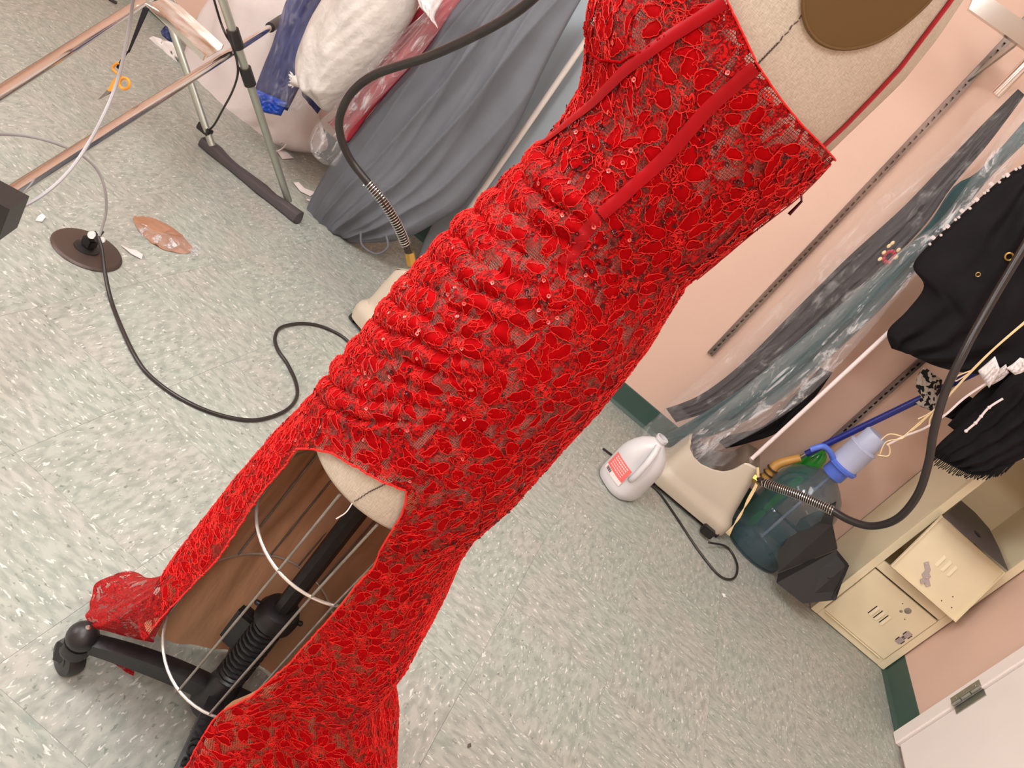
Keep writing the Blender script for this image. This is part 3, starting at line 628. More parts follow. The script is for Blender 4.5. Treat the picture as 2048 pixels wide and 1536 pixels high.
for q in range(9):
    l0 = -0.036+q*0.0028; P_ = [face_pt(l0, 0.048, 0.0019), face_pt(l0+0.0012+0.0006*(q % 3), 0.048, 0.0019), face_pt(l0+0.0012+0.0006*(q % 3), 0.060, 0.0019), face_pt(l0, 0.060, 0.0019)]
    bar.add(P_, [(0, 1, 2, 3)])
bar.build('bar_code', M['ink'], jg, smooth=False)
ll = MB()
for q in range(5):
    h = 0.108-q*0.009; 
    for e in range(7):
        l0 = -0.034+e*0.0098; ll.add([face_pt(l0, h, 0.002), face_pt(l0+0.007, h, 0.002), face_pt(l0+0.007, h+0.004-0.0012*(q > 1), 0.002), face_pt(l0, h+0.004-0.0012*(q > 1), 0.002)], [(0, 1, 2, 3)])
ll.build('label_lines', M['labelwhite'], jg, smooth=False)

# ------------------------------------------------------------------ five gallon bottle with pump
bc = np.array([0.985, 2.83, 0.0])
wb = thing('water_bottle', 'large blue-tinted water bottle with a hand pump, beside the steamer', 'bottle', bc)
pr = [(0.10, 0.002), (0.122, 0.006), (0.133, 0.02), (0.136, 0.04), (0.134, 0.09), (0.131, 0.10), (0.134, 0.11), (0.136, 0.17), (0.134, 0.205), (0.131, 0.213), (0.134, 0.221), (0.136, 0.27), (0.133, 0.30), (0.122, 0.335), (0.098, 0.368), (0.068, 0.392), (0.042, 0.408), (0.030, 0.42), (0.028, 0.46)]
MB().lathe(pr, bc, seg=56, caps=False).build('bottle_body', M['waterbottle'], wb)
MB().lathe([(0.02, 0.004), (0.13, 0.006), (0.13, 0.008), (0.02, 0.008)], bc, seg=40).build('bottle_base', M['waterbottle'], wb)
MB().tube([bc+np.array([0.0, 0, 0.06]), bc+np.array([0, 0, 0.45])], 0.006, 10).build('dip_tube', M['lilac'], wb)
tp = lambda z: bc+np.array([0, 0, z])
cap = MB().lathe([(0.040, 0.0), (0.042, 0.004), (0.042, 0.04), (0.036, 0.046)], tp(0.42), seg=14).build('pump_cap', M['bluep'], wb)
pk = MB().lathe([(0.03, 0.0), (0.058, 0.004), (0.060, 0.016), (0.054, 0.022), (0.05, 0.022)], tp(0.462), seg=40).build('pump_collar', M['bluep'], wb)
MB().lathe([(0.052, 0.0), (0.052, 0.085), (0.054, 0.09), (0.050, 0.095), (0.043, 0.098), (0.042, 0.150), (0.037, 0.158), (0.01, 0.160)], tp(0.482), seg=40).build('pump_bellows', M['lilac'], wb)
sp = spline([tp(0.474)+np.array([-0.04, -0.02, 0]), tp(0.492)+np.array([-0.085, -0.035, 0]), tp(0.49)+np.array([-0.115, -0.045, 0]), tp(0.455)+np.array([-0.135, -0.05, 0])], 8)
MB().tube(sp, 0.0105, 14).build('pump_spout', M['bluep'], wb)
# green bottle behind
gc = np.array([0.955, 3.0, 0.0])
gb = thing('green_bottle', 'green plastic bottle with a domed top behind the big water bottle', 'bottle', gc)
MB().lathe([(0.034, 0.002), (0.040, 0.008), (0.042, 0.05), (0.042, 0.36), (0.040, 0.385), (0.034, 0.405), (0.024, 0.42), (0.012, 0.428), (0.003, 0.430)], gc, seg=32).build('body', M['green'], gb)
# amber necked blue pole
bp_ = thing('blue_pole', 'royal blue pole with an amber plastic neck leaning against the wall', 'pole', aY(1560, 925, 2.95))
q0 = aY(1612, 908, 2.93); q1 = aY(1985, 728, 2.93)
MB().tube([q0, q1], 0.0125, 16).build('shaft', M['bluepole'], bp_)
MB().tube([aY(1592, 919, 2.93), q0], 0.007, 12).build('ferrule', M['steel'], bp_)
nk = spline([aY(1600, 916, 2.93), aY(1575, 922, 2.92), aY(1553, 930, 2.91), aY(1537, 948, 2.9), aY(1524, 965, 2.9)], 8)
MB().tube(nk, list(np.linspace(0.015, 0.021, len(nk))), 16).build('neck', M['amber'], bp_)
cc = MB()
for q in range(4):
    p = aY(1545-q*8, 938+q*9, 2.9); p2 = aY(1537-q*8, 946+q*9, 2.9); d_ = p2-p
    cc.lathe([(0.020, -0.003), (0.0235, -0.002), (0.0235, 0.002), (0.020, 0.003)], p, d_, 20)
cc.build('neck_ring', M['umber'], bp_)

# black folded panel between bottle and lockers
bx = thing('black_folded_panel', 'black corrugated plastic panel folded in two, leaning by the lockers', 'panel', (1.14, 2.66, 0))
def P3(x, y, Y): return aY(x, y, Y)
ptsA = [P3(1553, 1166, 2.60), P3(1606, 1207, 2.58), P3(1672, 1200, 2.60), P3(1697, 1128, 2.64), P3(1674, 1100, 2.68), P3(1556, 1148, 2.64)]
ptsA[0][2] = max(0.004, ptsA[0][2]); ptsA[1][2] = max(0.004, ptsA[1][2])
nA = np.cross(ptsA[1]-ptsA[0], ptsA[3]-ptsA[0]); nA /= np.linalg.norm(nA); nA = nA if nA[1] > 0 else -nA
MB().prism(ptsA, nA*0.006).build('front_panel', M['blackcard'], bx, smooth=False)
ptsB = [P3(1556, 1146, 2.642), P3(1674, 1099, 2.682), P3(1664, 1050, 2.70), P3(1672, 1005, 2.72), P3(1600, 1040, 2.72), P3(1560, 1100, 2.68)]
MB().prism(ptsB, (0, 0.006, 0.003)).build('back_panel', M['blackcard'], bx, smooth=False)
hpos = P3(1659, 1153, 2.615); MB().lathe([(0.0055, -0.002), (0.0055, 0.0005), (0.001, 0.0007)], hpos, -nA, 14).build('eyelet', M['ink'], bx)
MB().tube([P3(1664, 1198, 2.6), P3(1688, 1152, 2.63), P3(1697, 1130, 2.645)], 0.003, 6).build('fold_edge', M['blackcard'], bx)

# ------------------------------------------------------------------ clothes hanging on the right
def garment(name, label, cat, L, R, Y, m, group=None, **k):
    Yl = Y if isinstance(Y, (list, tuple)) else [Y]*max(len(L), len(R))
    f = lambda pts: [aY(x, y, np.interp(i/(len(pts)-1), np.linspace(0, 1, len(Yl)), Yl)) for i, (x, y) in enumerate(pts)]
    Lp, Rp = f(L), f(R); base = min(Lp+Rp, key=lambda p: p[2])
    return tag(drape(name, Lp, Rp, M[m], None, loc=tuple(base), **k), label, cat, group), Lp, Rp
g1, _, _ = garment('charcoal_garment', 'charcoal grey long garment hanging inside clear plastic by the wall', 'garment',
    [(2036, 178), (1952, 262), (1868, 350), (1800, 420), (1690, 520), (1580, 630), (1480, 730), (1400, 790), (1332, 817)],
    [(2050, 190), (1975, 290), (1905, 372), (1850, 450), (1760, 545), (1650, 650), (1545, 745), (1450, 810), (1352, 845)], 2.88, 'darkgrey', depth=0.05, seed=3, waves=3, ripple=0.006)
g2, _, _ = garment('teal_garment', 'dark teal velvet garment in clear plastic hanging in front of the pink wall', 'garment',
    [(2050, 240), (1960, 340), (1905, 375), (1850, 455), (1740, 560), (1620, 660), (1500, 765), (1400, 830), (1330, 870)],
    [(2062, 275), (1985, 350), (1920, 430), (1850, 520), (1760, 620), (1660, 715), (1560, 800), (1450, 862), (1345, 893)], 2.84, 'teal', depth=0.06, seed=5, waves=2, ripple=0.006)
# embroidered flower on the teal garment
em = MB(); ec = aY(1780, 512, 2.80)
for q in range(9):
    a = q*0.7; em.sphere(ec+np.array([0.010*math.cos(a)*(1+q*0.1), -0.002, 0.013*math.sin(a)*(1+q*0.1)]), 0.006, 10, 6, (1, 0.4, 1.3))
em.build('embroidered_flower', M['redcloth'], g2)
em = MB()
for (x, y) in ((1760, 518), (1768, 505), (1792, 515), (1797, 500), (1778, 492), (1785, 486)): em.sphere(aY(x, y, 2.795), 0.0055, 10, 6, (1, 0.4, 1.5))
em.build('embroidered_leaf', M['straw'], g2)
g3, _, _ = garment('black_long_skirt', 'black fabric hem showing below the teal garment in clear plastic', 'garment',
    [(1640, 735), (1590, 790), (1530, 850), (1470, 868), (1432, 878)], [(1665, 745), (1625, 800), (1560, 862), (1500, 885), (1452, 897)], 2.93, 'blackcloth', depth=0.04, seed=8, waves=2)
f1, _, _ = garment('clear_garment_cover', 'clear plastic garment cover over the charcoal garment, nearest the slotted rail', 'plastic cover',
    [(2040, 172), (1965, 210), (1880, 300), (1760, 395), (1640, 520), (1540, 620), (1440, 720), (1370, 780), (1280, 862)],
    [(2075, 215), (2000, 290), (1912, 372), (1850, 460), (1765, 545), (1655, 655), (1545, 752), (1450, 825), (1310, 915)], 2.79, 'film', 'clear plastic garment covers', depth=0.07, seed=11, waves=5, ripple=0.008, crumple=0.006)
f2, _, _ = garment('clear_garment_cover', 'crinkled clear plastic cover over the teal garment, ending by the steamer', 'plastic cover',
    [(2062, 200), (2010, 260), (1950, 345), (1880, 440), (1800, 500), (1690, 600), (1580, 700), (1460, 800), (1330, 905)],
    [(2090, 240), (2020, 340), (1960, 430), (1880, 500), (1800, 590), (1715, 690), (1620, 790), (1520, 860), (1390, 925)], 2.77, 'film2', 'clear plastic garment covers', depth=0.09, seed=12, waves=5, ripple=0.010, crumple=0.008)
f3, _, _ = garment('clear_plastic_sheet', 'clear plastic sheet trailing over the floor behind the gallon jug', 'plastic cover',
    [(1345, 800), (1300, 850), (1270, 890), (1250, 920)], [(1400, 850), (1440, 880), (1475, 905), (1480, 935)], 2.82, 'film', None, depth=0.02, seed=13, waves=4, ripple=0.008, nr=30)
g4, L4, R4 = garment('black_jacket', 'black jacket with pearly edging and brass snaps hanging at the right edge', 'garment',
    [(2065, 318), (2010, 352), (1955, 400), (1905, 445), (1860, 487), (1826, 532), (1848, 572), (1815, 620), (1775, 662), (1783, 697)],
    [(2110, 380), (2110, 440), (2110, 520), (2110, 600), (2110, 680), (2080, 740), (2020, 745), (1950, 748), (1880, 735), (1842, 716)], 2.66, 'blackcloth', depth=0.12, seed=14, waves=3, ripple=0.010)
sn = MB()
for (x, y, r) in ((2018, 513, 0.0105), (1956, 549, 0.006)):
    p = aY(x, y, 2.59); ring = [p+np.array([r*math.cos(a), 0, r*math.sin(a)]) for a in np.linspace(0, 2*math.pi, 20, endpoint=False)]
    MB().tube(ring, r*0.28, 8, closed=True).build('brass_snap', M['brass'], g4)
k = 0
for (x, y) in resample([(2040, 333), (1990, 366), (1940, 412), (1893, 455), (1860, 486)], 19):
    k += 1; p = aY(x+(k % 3)*3-3, y+(k % 2)*4-2, 2.64); mb = MB(); s_ = 0.0042+0.0022*(k % 3 == 0)
    mb.box(tuple(p-[s_, 0.002, s_]), tuple(p+[s_, 0.002, s_*0.8]), 0.0015).build('trim_bead', M['whitecloth'], g4)
g5, _, _ = garment('black_fringed_shawl', 'black shawl with long fringe hanging in front of the lockers', 'garment',
    [(2080, 700), (2010, 760), (1975, 800), (1925, 845), (1880, 885), (1862, 910)], [(2120, 820), (2110, 860), (2095, 890), (2030, 925), (1980, 950), (1935, 948)], 2.60, 'blackcloth', depth=0.06, seed=15, waves=4, ripple=0.008)
fr = MB(); rg = np.random.default_rng(5)
e0 = resample([(1864, 905), (1885, 920), (1912, 935), (1945, 945), (1985, 945), (2020, 935)], 46)
for q, (x, y) in enumerate(e0):
    ln = 30+rg.uniform(-6, 8)+(8 if q > 30 else 0); dx, dy = -0.69, 0.72
    P_ = [aY(x-dx*14, y-dy*14, 2.585), aY(x+dx*ln*0.2+rg.uniform(-1, 1), y+dy*ln*0.2, 2.58), aY(x+dx*ln*0.55+rg.uniform(-3, 3), y+dy*ln*0.5+rg.uniform(-2, 2), 2.58)]
    fr.tube(spline(P_, 3), [0.0016]*7, 4)
tag(fr.build('fringe', M['blackcloth'], g5), None, None, kind='stuff')
g6, _, _ = garment('dark_green_garment', 'very dark green garment hanging between the black jacket and the fringed shawl', 'garment',
    [(2040, 735), (1975, 770), (1930, 812), (1895, 850)], [(2100, 770), (2060, 815), (2000, 860), (1935, 880)], 2.72, 'blackcloth', depth=0.06, seed=18, waves=3)
g7, _, _ = garment('printed_scarf', 'black and white printed cloth peeking below the black jacket, beside the blue pole', 'garment',
    [(1848, 733), (1835, 752), (1832, 775), (1842, 795), (1828, 808)], [(1885, 760), (1882, 780), (1885, 800), (1880, 815), (1868, 824)], 2.88, 'print', depth=0.03, seed=16, waves=1, ripple=0.002, nr=26)
g8, _, _ = garment('black_hem_scrap', 'small black cloth tab hanging between the printed scarf and the shawl', 'garment',
    [(1935, 790), (1905, 815), (1886, 832)], [(1960, 805), (1932, 830), (1912, 842)], 2.85, 'blackcloth', depth=0.02, seed=17, nr=20)
# hangers and raffia
h1_ = thing('wire_hanger', 'white coated hanger bar with raffia strings tied to it, above the blue pump', 'hanger', aY(1776, 888, 2.5))
MB().tube(spline([aY(1774, 890, 2.5), aY(1810, 872, 2.5), aY(1850, 856, 2.5), aY(1890, 830, 2.5), aY(1930, 795, 2.5), aY(1978, 763, 2.5)], 6), 0.0036, 8).build('bar', M['hangerw'], h1_)
rf = MB()
for pl_ in ([(2062, 632), (1995, 690), (1945, 738), (1880, 808), (1815, 866), (1808, 875)], [(2062, 636), (1990, 697), (1935, 752), (1870, 818), (1836, 838)], [(1945, 740), (1915, 752), (1912, 762), (1940, 745)], [(1868, 820), (1840, 848), (1822, 862)], [(1808, 875), (1800, 878), (1772, 884), (1760, 908)], [(1808, 874), (1780, 868), (1762, 880)], [(1776, 888), (1780, 900), (1776, 912), (1755, 910)], [(1950, 735), (1880, 812), (1862, 834), (1858, 850)]):
    rf.tube(spline([aY(x, y, 2.48) for x, y in pl_], 5), 0.002, 5)
rf.build('raffia_string', M['straw'], h1_)
h2_ = thing('wire_hanger', 'short white knobbly stick hanging against the black shawl', 'hanger', aY(1932, 862, 2.52))
P_ = [aY(x, y, 2.52) for x, y in ((1932, 862), (1951, 846), (1962, 833), (1978, 815), (2006, 797))]
MB().tube(spline(P_, 5), 0.0036, 8).build('stick', M['hangerw'], h2_)
kb = MB()
for p in P_[:4]: kb.sphere(p, 0.0055, 10, 6)
kb.build('knob', M['hangerw'], h2_)
for (L, R, lb, sd) in (([(1990, 712), (1972, 728), (1955, 742)], [(2000, 738), (1992, 756), (1978, 776)], 'crumpled white tissue tied on the hanger, left of two', 1), ([(2040, 715), (2025, 728), (2012, 736)], [(2066, 722), (2050, 742), (2030, 750)], 'crumpled white tissue at the right edge, right of two', 2)):
    garment('white_tissue', lb, 'tissue', L, R, 2.49, 'white', 'white tissues among the black clothes', depth=0.025, seed=sd, nr=20, nc=20, ripple=0.004)
tw = garment('white_tissue', 'pale ribbon bridging the two white tissues above the shawl', 'tissue', [(2012, 728), (1995, 740), (1980, 745)], [(2018, 745), (2005, 758), (1984, 770)], 2.5, 'whitecloth', None, depth=0.012, seed=4, nr=16, nc=16)

# ------------------------------------------------------------------ left side: bags
garment('white_garment_bag', 'big white nonwoven garment bag slumped on the floor behind the steel stand', 'garment bag',
    [(470, -60), (402, 20), (372, 90), (350, 135), (318, 158), (338, 195), (368, 220)], [(640, -60), (612, 60), (620, 160), (640, 240), (652, 300), (560, 298), (430, 250)], 2.86, 'whitecloth', depth=0.14, seed=21, waves=2, ripple=0.010)
garment('white_paper_sheet', 'sheet of white paper lying on the floor at the left end of the white bag', 'paper',
    [(306, 72), (282, 84), (262, 97)], [(362, 90), (352, 132), (328, 136)], 2.82, 'white', depth=0.004, seed=2, nr=14, nc=14, ripple=0.002)
garment('blue_fabric_corner', 'corner of blue fabric poking out beside the white paper sheet', 'fabric', [(330, 52), (322, 62), (325, 72)], [(352, 60), (352, 75), (346, 88)], 2.84, 'navy', depth=0.01, seed=2, nr=14, nc=14)
nv, _, _ = garment('navy_garment', 'navy blue garment in clear plastic between the white bag and the stuffed bag', 'garment',
    [(610, -60), (575, 0), (556, 60), (535, 115), (515, 165), (508, 190)], [(700, -60), (655, 0), (625, 60), (612, 120), (600, 170), (575, 222)], 2.62, 'navy', depth=0.08, seed=22, waves=3)
garment('blue_satin_garment', 'bright royal blue satin hem below the navy garment', 'garment', [(512, 178), (506, 200), (512, 222)], [(575, 205), (568, 220), (562, 232)], 2.58, 'brightblue', depth=0.04, seed=23, nr=24, waves=3)
garment('navy_garment', 'second narrow navy hem under the fluffy tail of the stuffed bag', 'garment', [(606, 120), (605, 160), (604, 190)], [(660, 120), (655, 190), (635, 228)], 2.66, 'navy', depth=0.05, seed=24, nr=24)
garment('clear_garment_cover', 'clear plastic cover hanging over the navy blue garment', 'plastic cover', [(600, -60), (568, 10), (545, 90), (515, 160), (515, 200)], [(720, -60), (665, 10), (622, 100), (628, 190), (600, 222)], 2.55, 'film', 'clear plastic garment covers', depth=0.08, seed=25, waves=4)
sb, _, _ = garment('stuffed_plastic_bag', 'swollen clear plastic bag stuffed with white fibre, knotted at its side', 'plastic bag',
    [(700, -70), (650, 0), (618, 60), (600, 110), (600, 150), (615, 180), (640, 200), (653, 222)], [(860, -70), (830, 20), (800, 70), (770, 110), (735, 150), (700, 185), (675, 210), (658, 226)], 2.46, 'fluff', depth=0.24, seed=26, waves=2, ripple=0.006, crumple=0.004)
kn = MB().tube(spline([aY(628, 178, 2.4), aY(612, 172, 2.38), aY(602, 168, 2.38), aY(590, 160, 2.38)], 5), [0.016, 0.012, 0.010, 0.009, 0.009, 0.009, 0.010, 0.011, 0.012, 0.013, 0.014, 0.015, 0.017, 0.018, 0.019, 0.02], 14)
kn.build('knot', M['fluff'], sb)
rg = np.random.default_rng(3); tf = MB()
for q in range(16):
    a = rg.uniform(-0.9, 0.9); p = aY(593, 163, 2.38); e = aY(590-14*math.cos(a)*rg.uniform(.5, 1.2), 160+22*math.sin(a), 2.37)
    tf.tube([p, (p+e)/2+rg.normal(0, 0.003, 3), e], [0.005, 0.004, 0.001], 6)
tag(tf.build('tuft', M['fluff'], sb), None, None, kind='stuff')
garment('crimson_garment', 'crimson garment in clear plastic hanging between the stuffed bag and the grey bag', 'garment',
    [(905, -60), (835, 20), (785, 90), (740, 150), (698, 200), (668, 235), (655, 245)], [(970, -60), (914, 15), (854, 100), (793, 165), (738, 228), (698, 284), (685, 275)], 2.55, 'redcloth', depth=0.08, seed=27, waves=2)
garment('clear_garment_cover', 'clear plastic cover over the crimson garment, bunched at its foot', 'plastic cover',
    [(925, -60), (860, 20), (790, 80), (720, 150), (670, 215), (632, 255), (622, 300), (645, 328)], [(965, -60), (910, 10), (845, 102), (785, 168), (728, 228), (694, 270), (690, 300), (672, 332)], 2.45, 'film2', 'clear plastic garment covers', depth=0.11, seed=28, waves=4, ripple=0.009, crumple=0.007)
garment('white_tissue', 'white tissue paper draped over the crimson garment at the top edge', 'tissue', [(830, -30), (838, 10), (855, 30), (872, 45)], [(905, -30), (880, 10), (868, 35), (876, 58)], 2.42, 'white', depth=0.03, seed=5, nr=24, nc=20, ripple=0.006)
gg, Lg, Rg = garment('grey_garment_bag', 'dark grey cloth garment bag hanging to the floor left of the dress', 'garment bag',
    [(965, -60), (907, 10), (840, 110), (775, 185), (715, 260), (660, 330), (618, 405), (612, 440), (650, 452)], [(1200, -60), (1150, 20), (1092, 130), (1040, 240), (985, 330), (930, 405), (880, 440), (800, 480), (700, 486)], 2.56, 'greybag', depth=0.13, seed=29, nr=110, nc=90, waves=3, ripple=0.016, crumple=0.002, sharp=True)
MB().tube(spline([aY(722, 462, 2.5), aY(724, 490, 2.49), aY(752, 508, 2.49), aY(775, 495, 2.5), aY(772, 470, 2.51)], 6), [0.004]*25, 8).build('strap_loop', M['greybag'], gg)
lg, _, _ = garment('blue_grey_garment_bag', 'pale blue-grey garment bag with white piping directly behind the dress', 'garment bag',
    [(1160, -60), (1090, 20), (1040, 140), (980, 270), (920, 370), (870, 440), (840, 500), (838, 520)], [(1420, -60), (1380, 60), (1300, 180), (1200, 300), (1120, 420), (1040, 520), (960, 600), (900, 660)], 2.80, 'bluegrey', depth=0.10, seed=30, nr=80, waves=2, ripple=0.006, crumple=0.001)
MB().tube([aY(1232, -6, 2.69), aY(1172, 81, 2.69), aY(1050, 258, 2.69), aY(932, 428, 2.69), aY(905, 470, 2.69)], 0.0105, 12).build('piping', M['piping'], lg)
# small debris
def scrap(name, pts, label, m, cat='scrap', th=0.0015, group=None):
    P_ = [aZ(x, y, 0.001) for x, y in pts]; c_ = sum(P_)/len(P_)
    n_ = len(P_); rg = np.random.default_rng(len(label)); vs = [c_+np.array([0, 0, 0.006])]+[p+np.array([0, 0, rg.uniform(0, 0.006)]) for p in P_]
    mb = MB().add(vs, [(0, i+1, (i+1) % n_+1) for i in range(n_)]); vb = [v-np.array([0, 0, th]) for v in vs]
    vb = [np.array([v[0], v[1], max(0.0002, v[2])]) for v in vb]; mb.add(vb, [(0, (i+1) % n_+1, i+1) for i in range(n_)])
    return tag(mb.build(name, M[m], smooth=False, loc=tuple(c_)), label, cat, group)
scrap('paper_scrap', [(586, 367), (596, 366), (610, 378), (630, 387), (620, 393), (600, 384)], 'white paper strip on the floor beside the grey bag', 'white')
scrap('paper_scrap', [(552, 303), (573, 305), (586, 318), (565, 319)], 'small white paper square on the floor under the white bag', 'white')
scrap('paper_scrap', [(611, 399), (620, 400), (619, 405)], 'tiny white paper chip next to the paper strip', 'white')
scrap('paper_scrap', [(70, 444), (75, 435), (84, 429), (90, 437), (84, 444)], 'white scrap on the floor near the black rack joint', 'white')
scrap('paper_scrap', [(1443, 1187), (1449, 1189), (1451, 1195), (1446, 1196)], 'tiny white chip on the floor near the blue bottle', 'white')
scrap('thread_scrap', [(240, 492), (256, 500), (272, 502), (284, 512), (283, 519), (262, 510)], 'pale thread wisp on the floor below the tape scrap', 'whitecloth')
scrap('dirt_speck', [(934, 1490), (940, 1487), (940, 1496), (935, 1496)], 'dark brown dirt speck on the floor right of the dress hem', 'umber')
hair = MB(); hair.tube(spline([aZ(545, 300, 0.003), aZ(555, 302, 0.02), aZ(568, 294, 0.03), aZ(575, 282, 0.035), aZ(560, 285, 0.03)], 5), 0.003, 6)
tag(hair.build('white_tie', M['piping']), 'curled white tie string on the floor under the white bag', 'string')
ks = thing('tape_scrap', 'crumpled tan tape and clear plastic stuck to the floor', 'scrap', aZ(325, 475, 0))
def blob(pts, m, nm, h, sd):
    P_ = resample(spline([aZ(x, y, 0.001) for x, y in pts], 4, True), 50); c_ = P_.mean(0); rg = np.random.default_rng(sd); vs = [c_+np.array([0, 0, h])]; fs = []
    for r_ in (0.35, 0.7, 1.0):
        for p in P_: q = c_+(p-c_)*r_*(1+rg.normal(0, 0.015)); q[2] = 0.001+h*(1-r_)*0.8+abs(rg.normal(0, h*0.25)); vs.append(q)
    n_ = len(P_)
    for i in range(n_): fs.append((0, 1+i, 1+(i+1) % n_))
    for r_ in range(2):
        for i in range(n_): fs.append((1+r_*n_+i, 1+(r_+1)*n_+i, 1+(r_+1)*n_+(i+1) % n_, 1+r_*n_+(i+1) % n_))
    MB().add(vs, fs).build(nm, M[m], ks)
blob([(270, 434), (305, 436), (345, 455), (372, 480), (385, 500), (365, 508), (320, 497), (290, 475), (272, 455)], 'kraft', 'tape', 0.006, 1)
blob([(244, 462), (262, 448), (300, 452), (345, 470), (385, 478), (400, 488), (398, 512), (370, 512), (330, 500), (295, 480), (262, 470)], 'film2', 'plastic_scrap', 0.010, 2)

# ------------------------------------------------------------------ chrome rack with rails, tray and scissors
rk = thing('rolling_rack', 'chrome garment rack with two low rails and black plastic joints', 'rack', (-0.86, 0.98, 0))
zr = 0.42
MB().tube([aZ(12, 392, zr), aZ(560, 42, zr)], 0.0115, 18).build('rail', M['chrome'], rk); MB().tube([aZ(-60, 225, zr), aZ(300, -6, zr)], 0.0125, 18).build('rail', M['chrome'], rk)
MB().tube([aZ(540, 55, zr), aZ(585, 25, zr), aZ(620, 5, zr)], 0.017, 18).build('end_cap', M['blackp'], rk)
MB().sphere(aZ(592, 38, zr), 0.02, 16, 10).build('end_knob', M['blackp'], rk)
pj = aZ(8, 402, zr); 
jb = MB(); d_ = aZ(560, 42, zr)-aZ(12, 392, zr); d_ /= np.linalg.norm(d_); s_ = np.array([-d_[1], d_[0], 0])
jb.prism([pj+d_*0.012+s_*0.022+np.array([0, 0, .022]), pj+d_*0.012-s_*0.026+np.array([0, 0, .022]), pj+d_*0.012-s_*0.026-np.array([0, 0, .04]), pj+d_*0.012+s_*0.022-np.array([0, 0, .04])], -d_*0.06)
jb.build('corner_joint', M['blackp'], rk, smooth=False)
pq = pj-d_*0.03; MB().tube([np.array([pq[0], pq[1], 0.0]), np.array([pq[0], pq[1], 0.42])], 0.0115, 14).build('post', M['chrome'], rk)
# tray between the two rails
ty = thing('rusty_tray', 'rusted white metal shelf channel bridging the two chrome rails', 'tray', aZ(362, 60, zr+0.012))
up = np.array([0, 0, 0.014])
c0, c1, c2, c3 = aZ(290, 8, zr+0.012), aZ(330, -4, zr+0.012), aZ(442, 98, zr+0.012), aZ(405, 120, zr+0.012)
MB().prism([c0, c1, c2, c3], (0, 0, -0.002)).build('bottom', M['rust'], ty, smooth=False)
for a_, b_ in ((c0, c3), (c1, c2)):
    w_ = np.array([0.003, 0.001, 0]); MB().prism([a_, b_, b_+up, a_+up], w_).build('edge_lip', M['chrome'], ty, smooth=False)
# steel stand (crossed legs on a black foot)
sd = thing('folding_stand', 'grey steel folding stand with black clamps and a long black foot', 'stand', aZ(510, 365, 0))
fa, fb = aZ(420, 292, 0.02), aZ(588, 428, 0.02); ud = (fb-fa)/np.linalg.norm(fb-fa); vd = np.array([-ud[1], ud[0], 0])
ft = []
L_ = np.linalg.norm(fb-fa)
sec = [(-0.035, 0.010, 0.02), (-0.03, 0.022, 0.034), (0.03, 0.026, 0.036), (0.06, 0.024, 0.03), (0.10, 0.021, 0.026), (L_*0.5, 0.025, 0.030), (L_*0.62, 0.030, 0.031), (L_*0.75, 0.024, 0.028), (L_-0.05, 0.024, 0.036), (L_+0.02, 0.026, 0.040), (L_+0.03, 0.012, 0.025)]
vs = []
for s0, w_, h_ in sec:
    c_ = fa+ud*s0; c_[2] = 0
    for k_ in range(12):
        a_ = 2*math.pi*k_/12; vs.append(c_+vd*w_*math.copysign(abs(math.cos(a_))**0.5, math.cos(a_))+np.array([0, 0, h_/2+0.001+h_/2*math.copysign(abs(math.sin(a_))**0.5, math.sin(a_))]))
MB().add(vs, [(i*12+k_, i*12+(k_+1) % 12, (i+1)*12+(k_+1) % 12, (i+1)*12+k_) for i in range(len(sec)-1) for k_ in range(12)]+[tuple(range(12))[::-1], tuple(len(vs)-12+k_ for k_ in range(12))]).build('foot', M['greyblackp'], sd)
l2a = aZ(577, 402, 0.03); l2b = aY(432, -40, 2.02); l1a = aZ(424, 292, 0.03); l1b = aY(318, -20, 2.32)
MB().tube([l2a, l2b], 0.0125, 16).build('leg', M['alu'], sd); MB().tube([l1a, l1b], 0.0125, 16).build('leg', M['alu'], sd)
def on(a_, b_, px_, py_):
    best = min(np.linspace(0, 1, 400), key=lambda q: (lambda P: (IMG_W/2+FPX*((P-CAM)@_R)/((P-CAM)@_F)-px_)**2+(IMG_H/2+FPX*((P-CAM)@_D)/((P-CAM)@_F)-py_)**2)(a_+(b_-a_)*q)); return a_+(b_-a_)*best
dl = (l2b-l2a)/np.linalg.norm(l2b-l2a)
for (x, y, h_) in ((463, 80, 0.028), (487, 155, 0.028)):
    p = on(l2a, l2b, x, y); MB().tube([p-dl*h_, p+dl*h_], 0.0185, 16).build('clamp', M['blackp'], sd)
p = on(l1a, l1b, 418, 262); MB().box(tuple(p-[0.038, 0.012, 0.012]), tuple(p+[0.016, 0.012, 0.014]), 0.003).build('foot_clip', M['blackp'], sd)
MB().tube(spline([on(l2a, l2b, 430, 0)+[-0.02, -0.02, 0], aY(440, 40, 2.1), aY(452, 70, 2.1), aY(466, 95, 2.12), aY(476, 140, 2.14), aY(466, 180, 2.2), aY(445, 220, 2.28), aY(428, 250, 2.34), p], 6), 0.0035, 8).build('tie_cord', M['rubber'], sd)
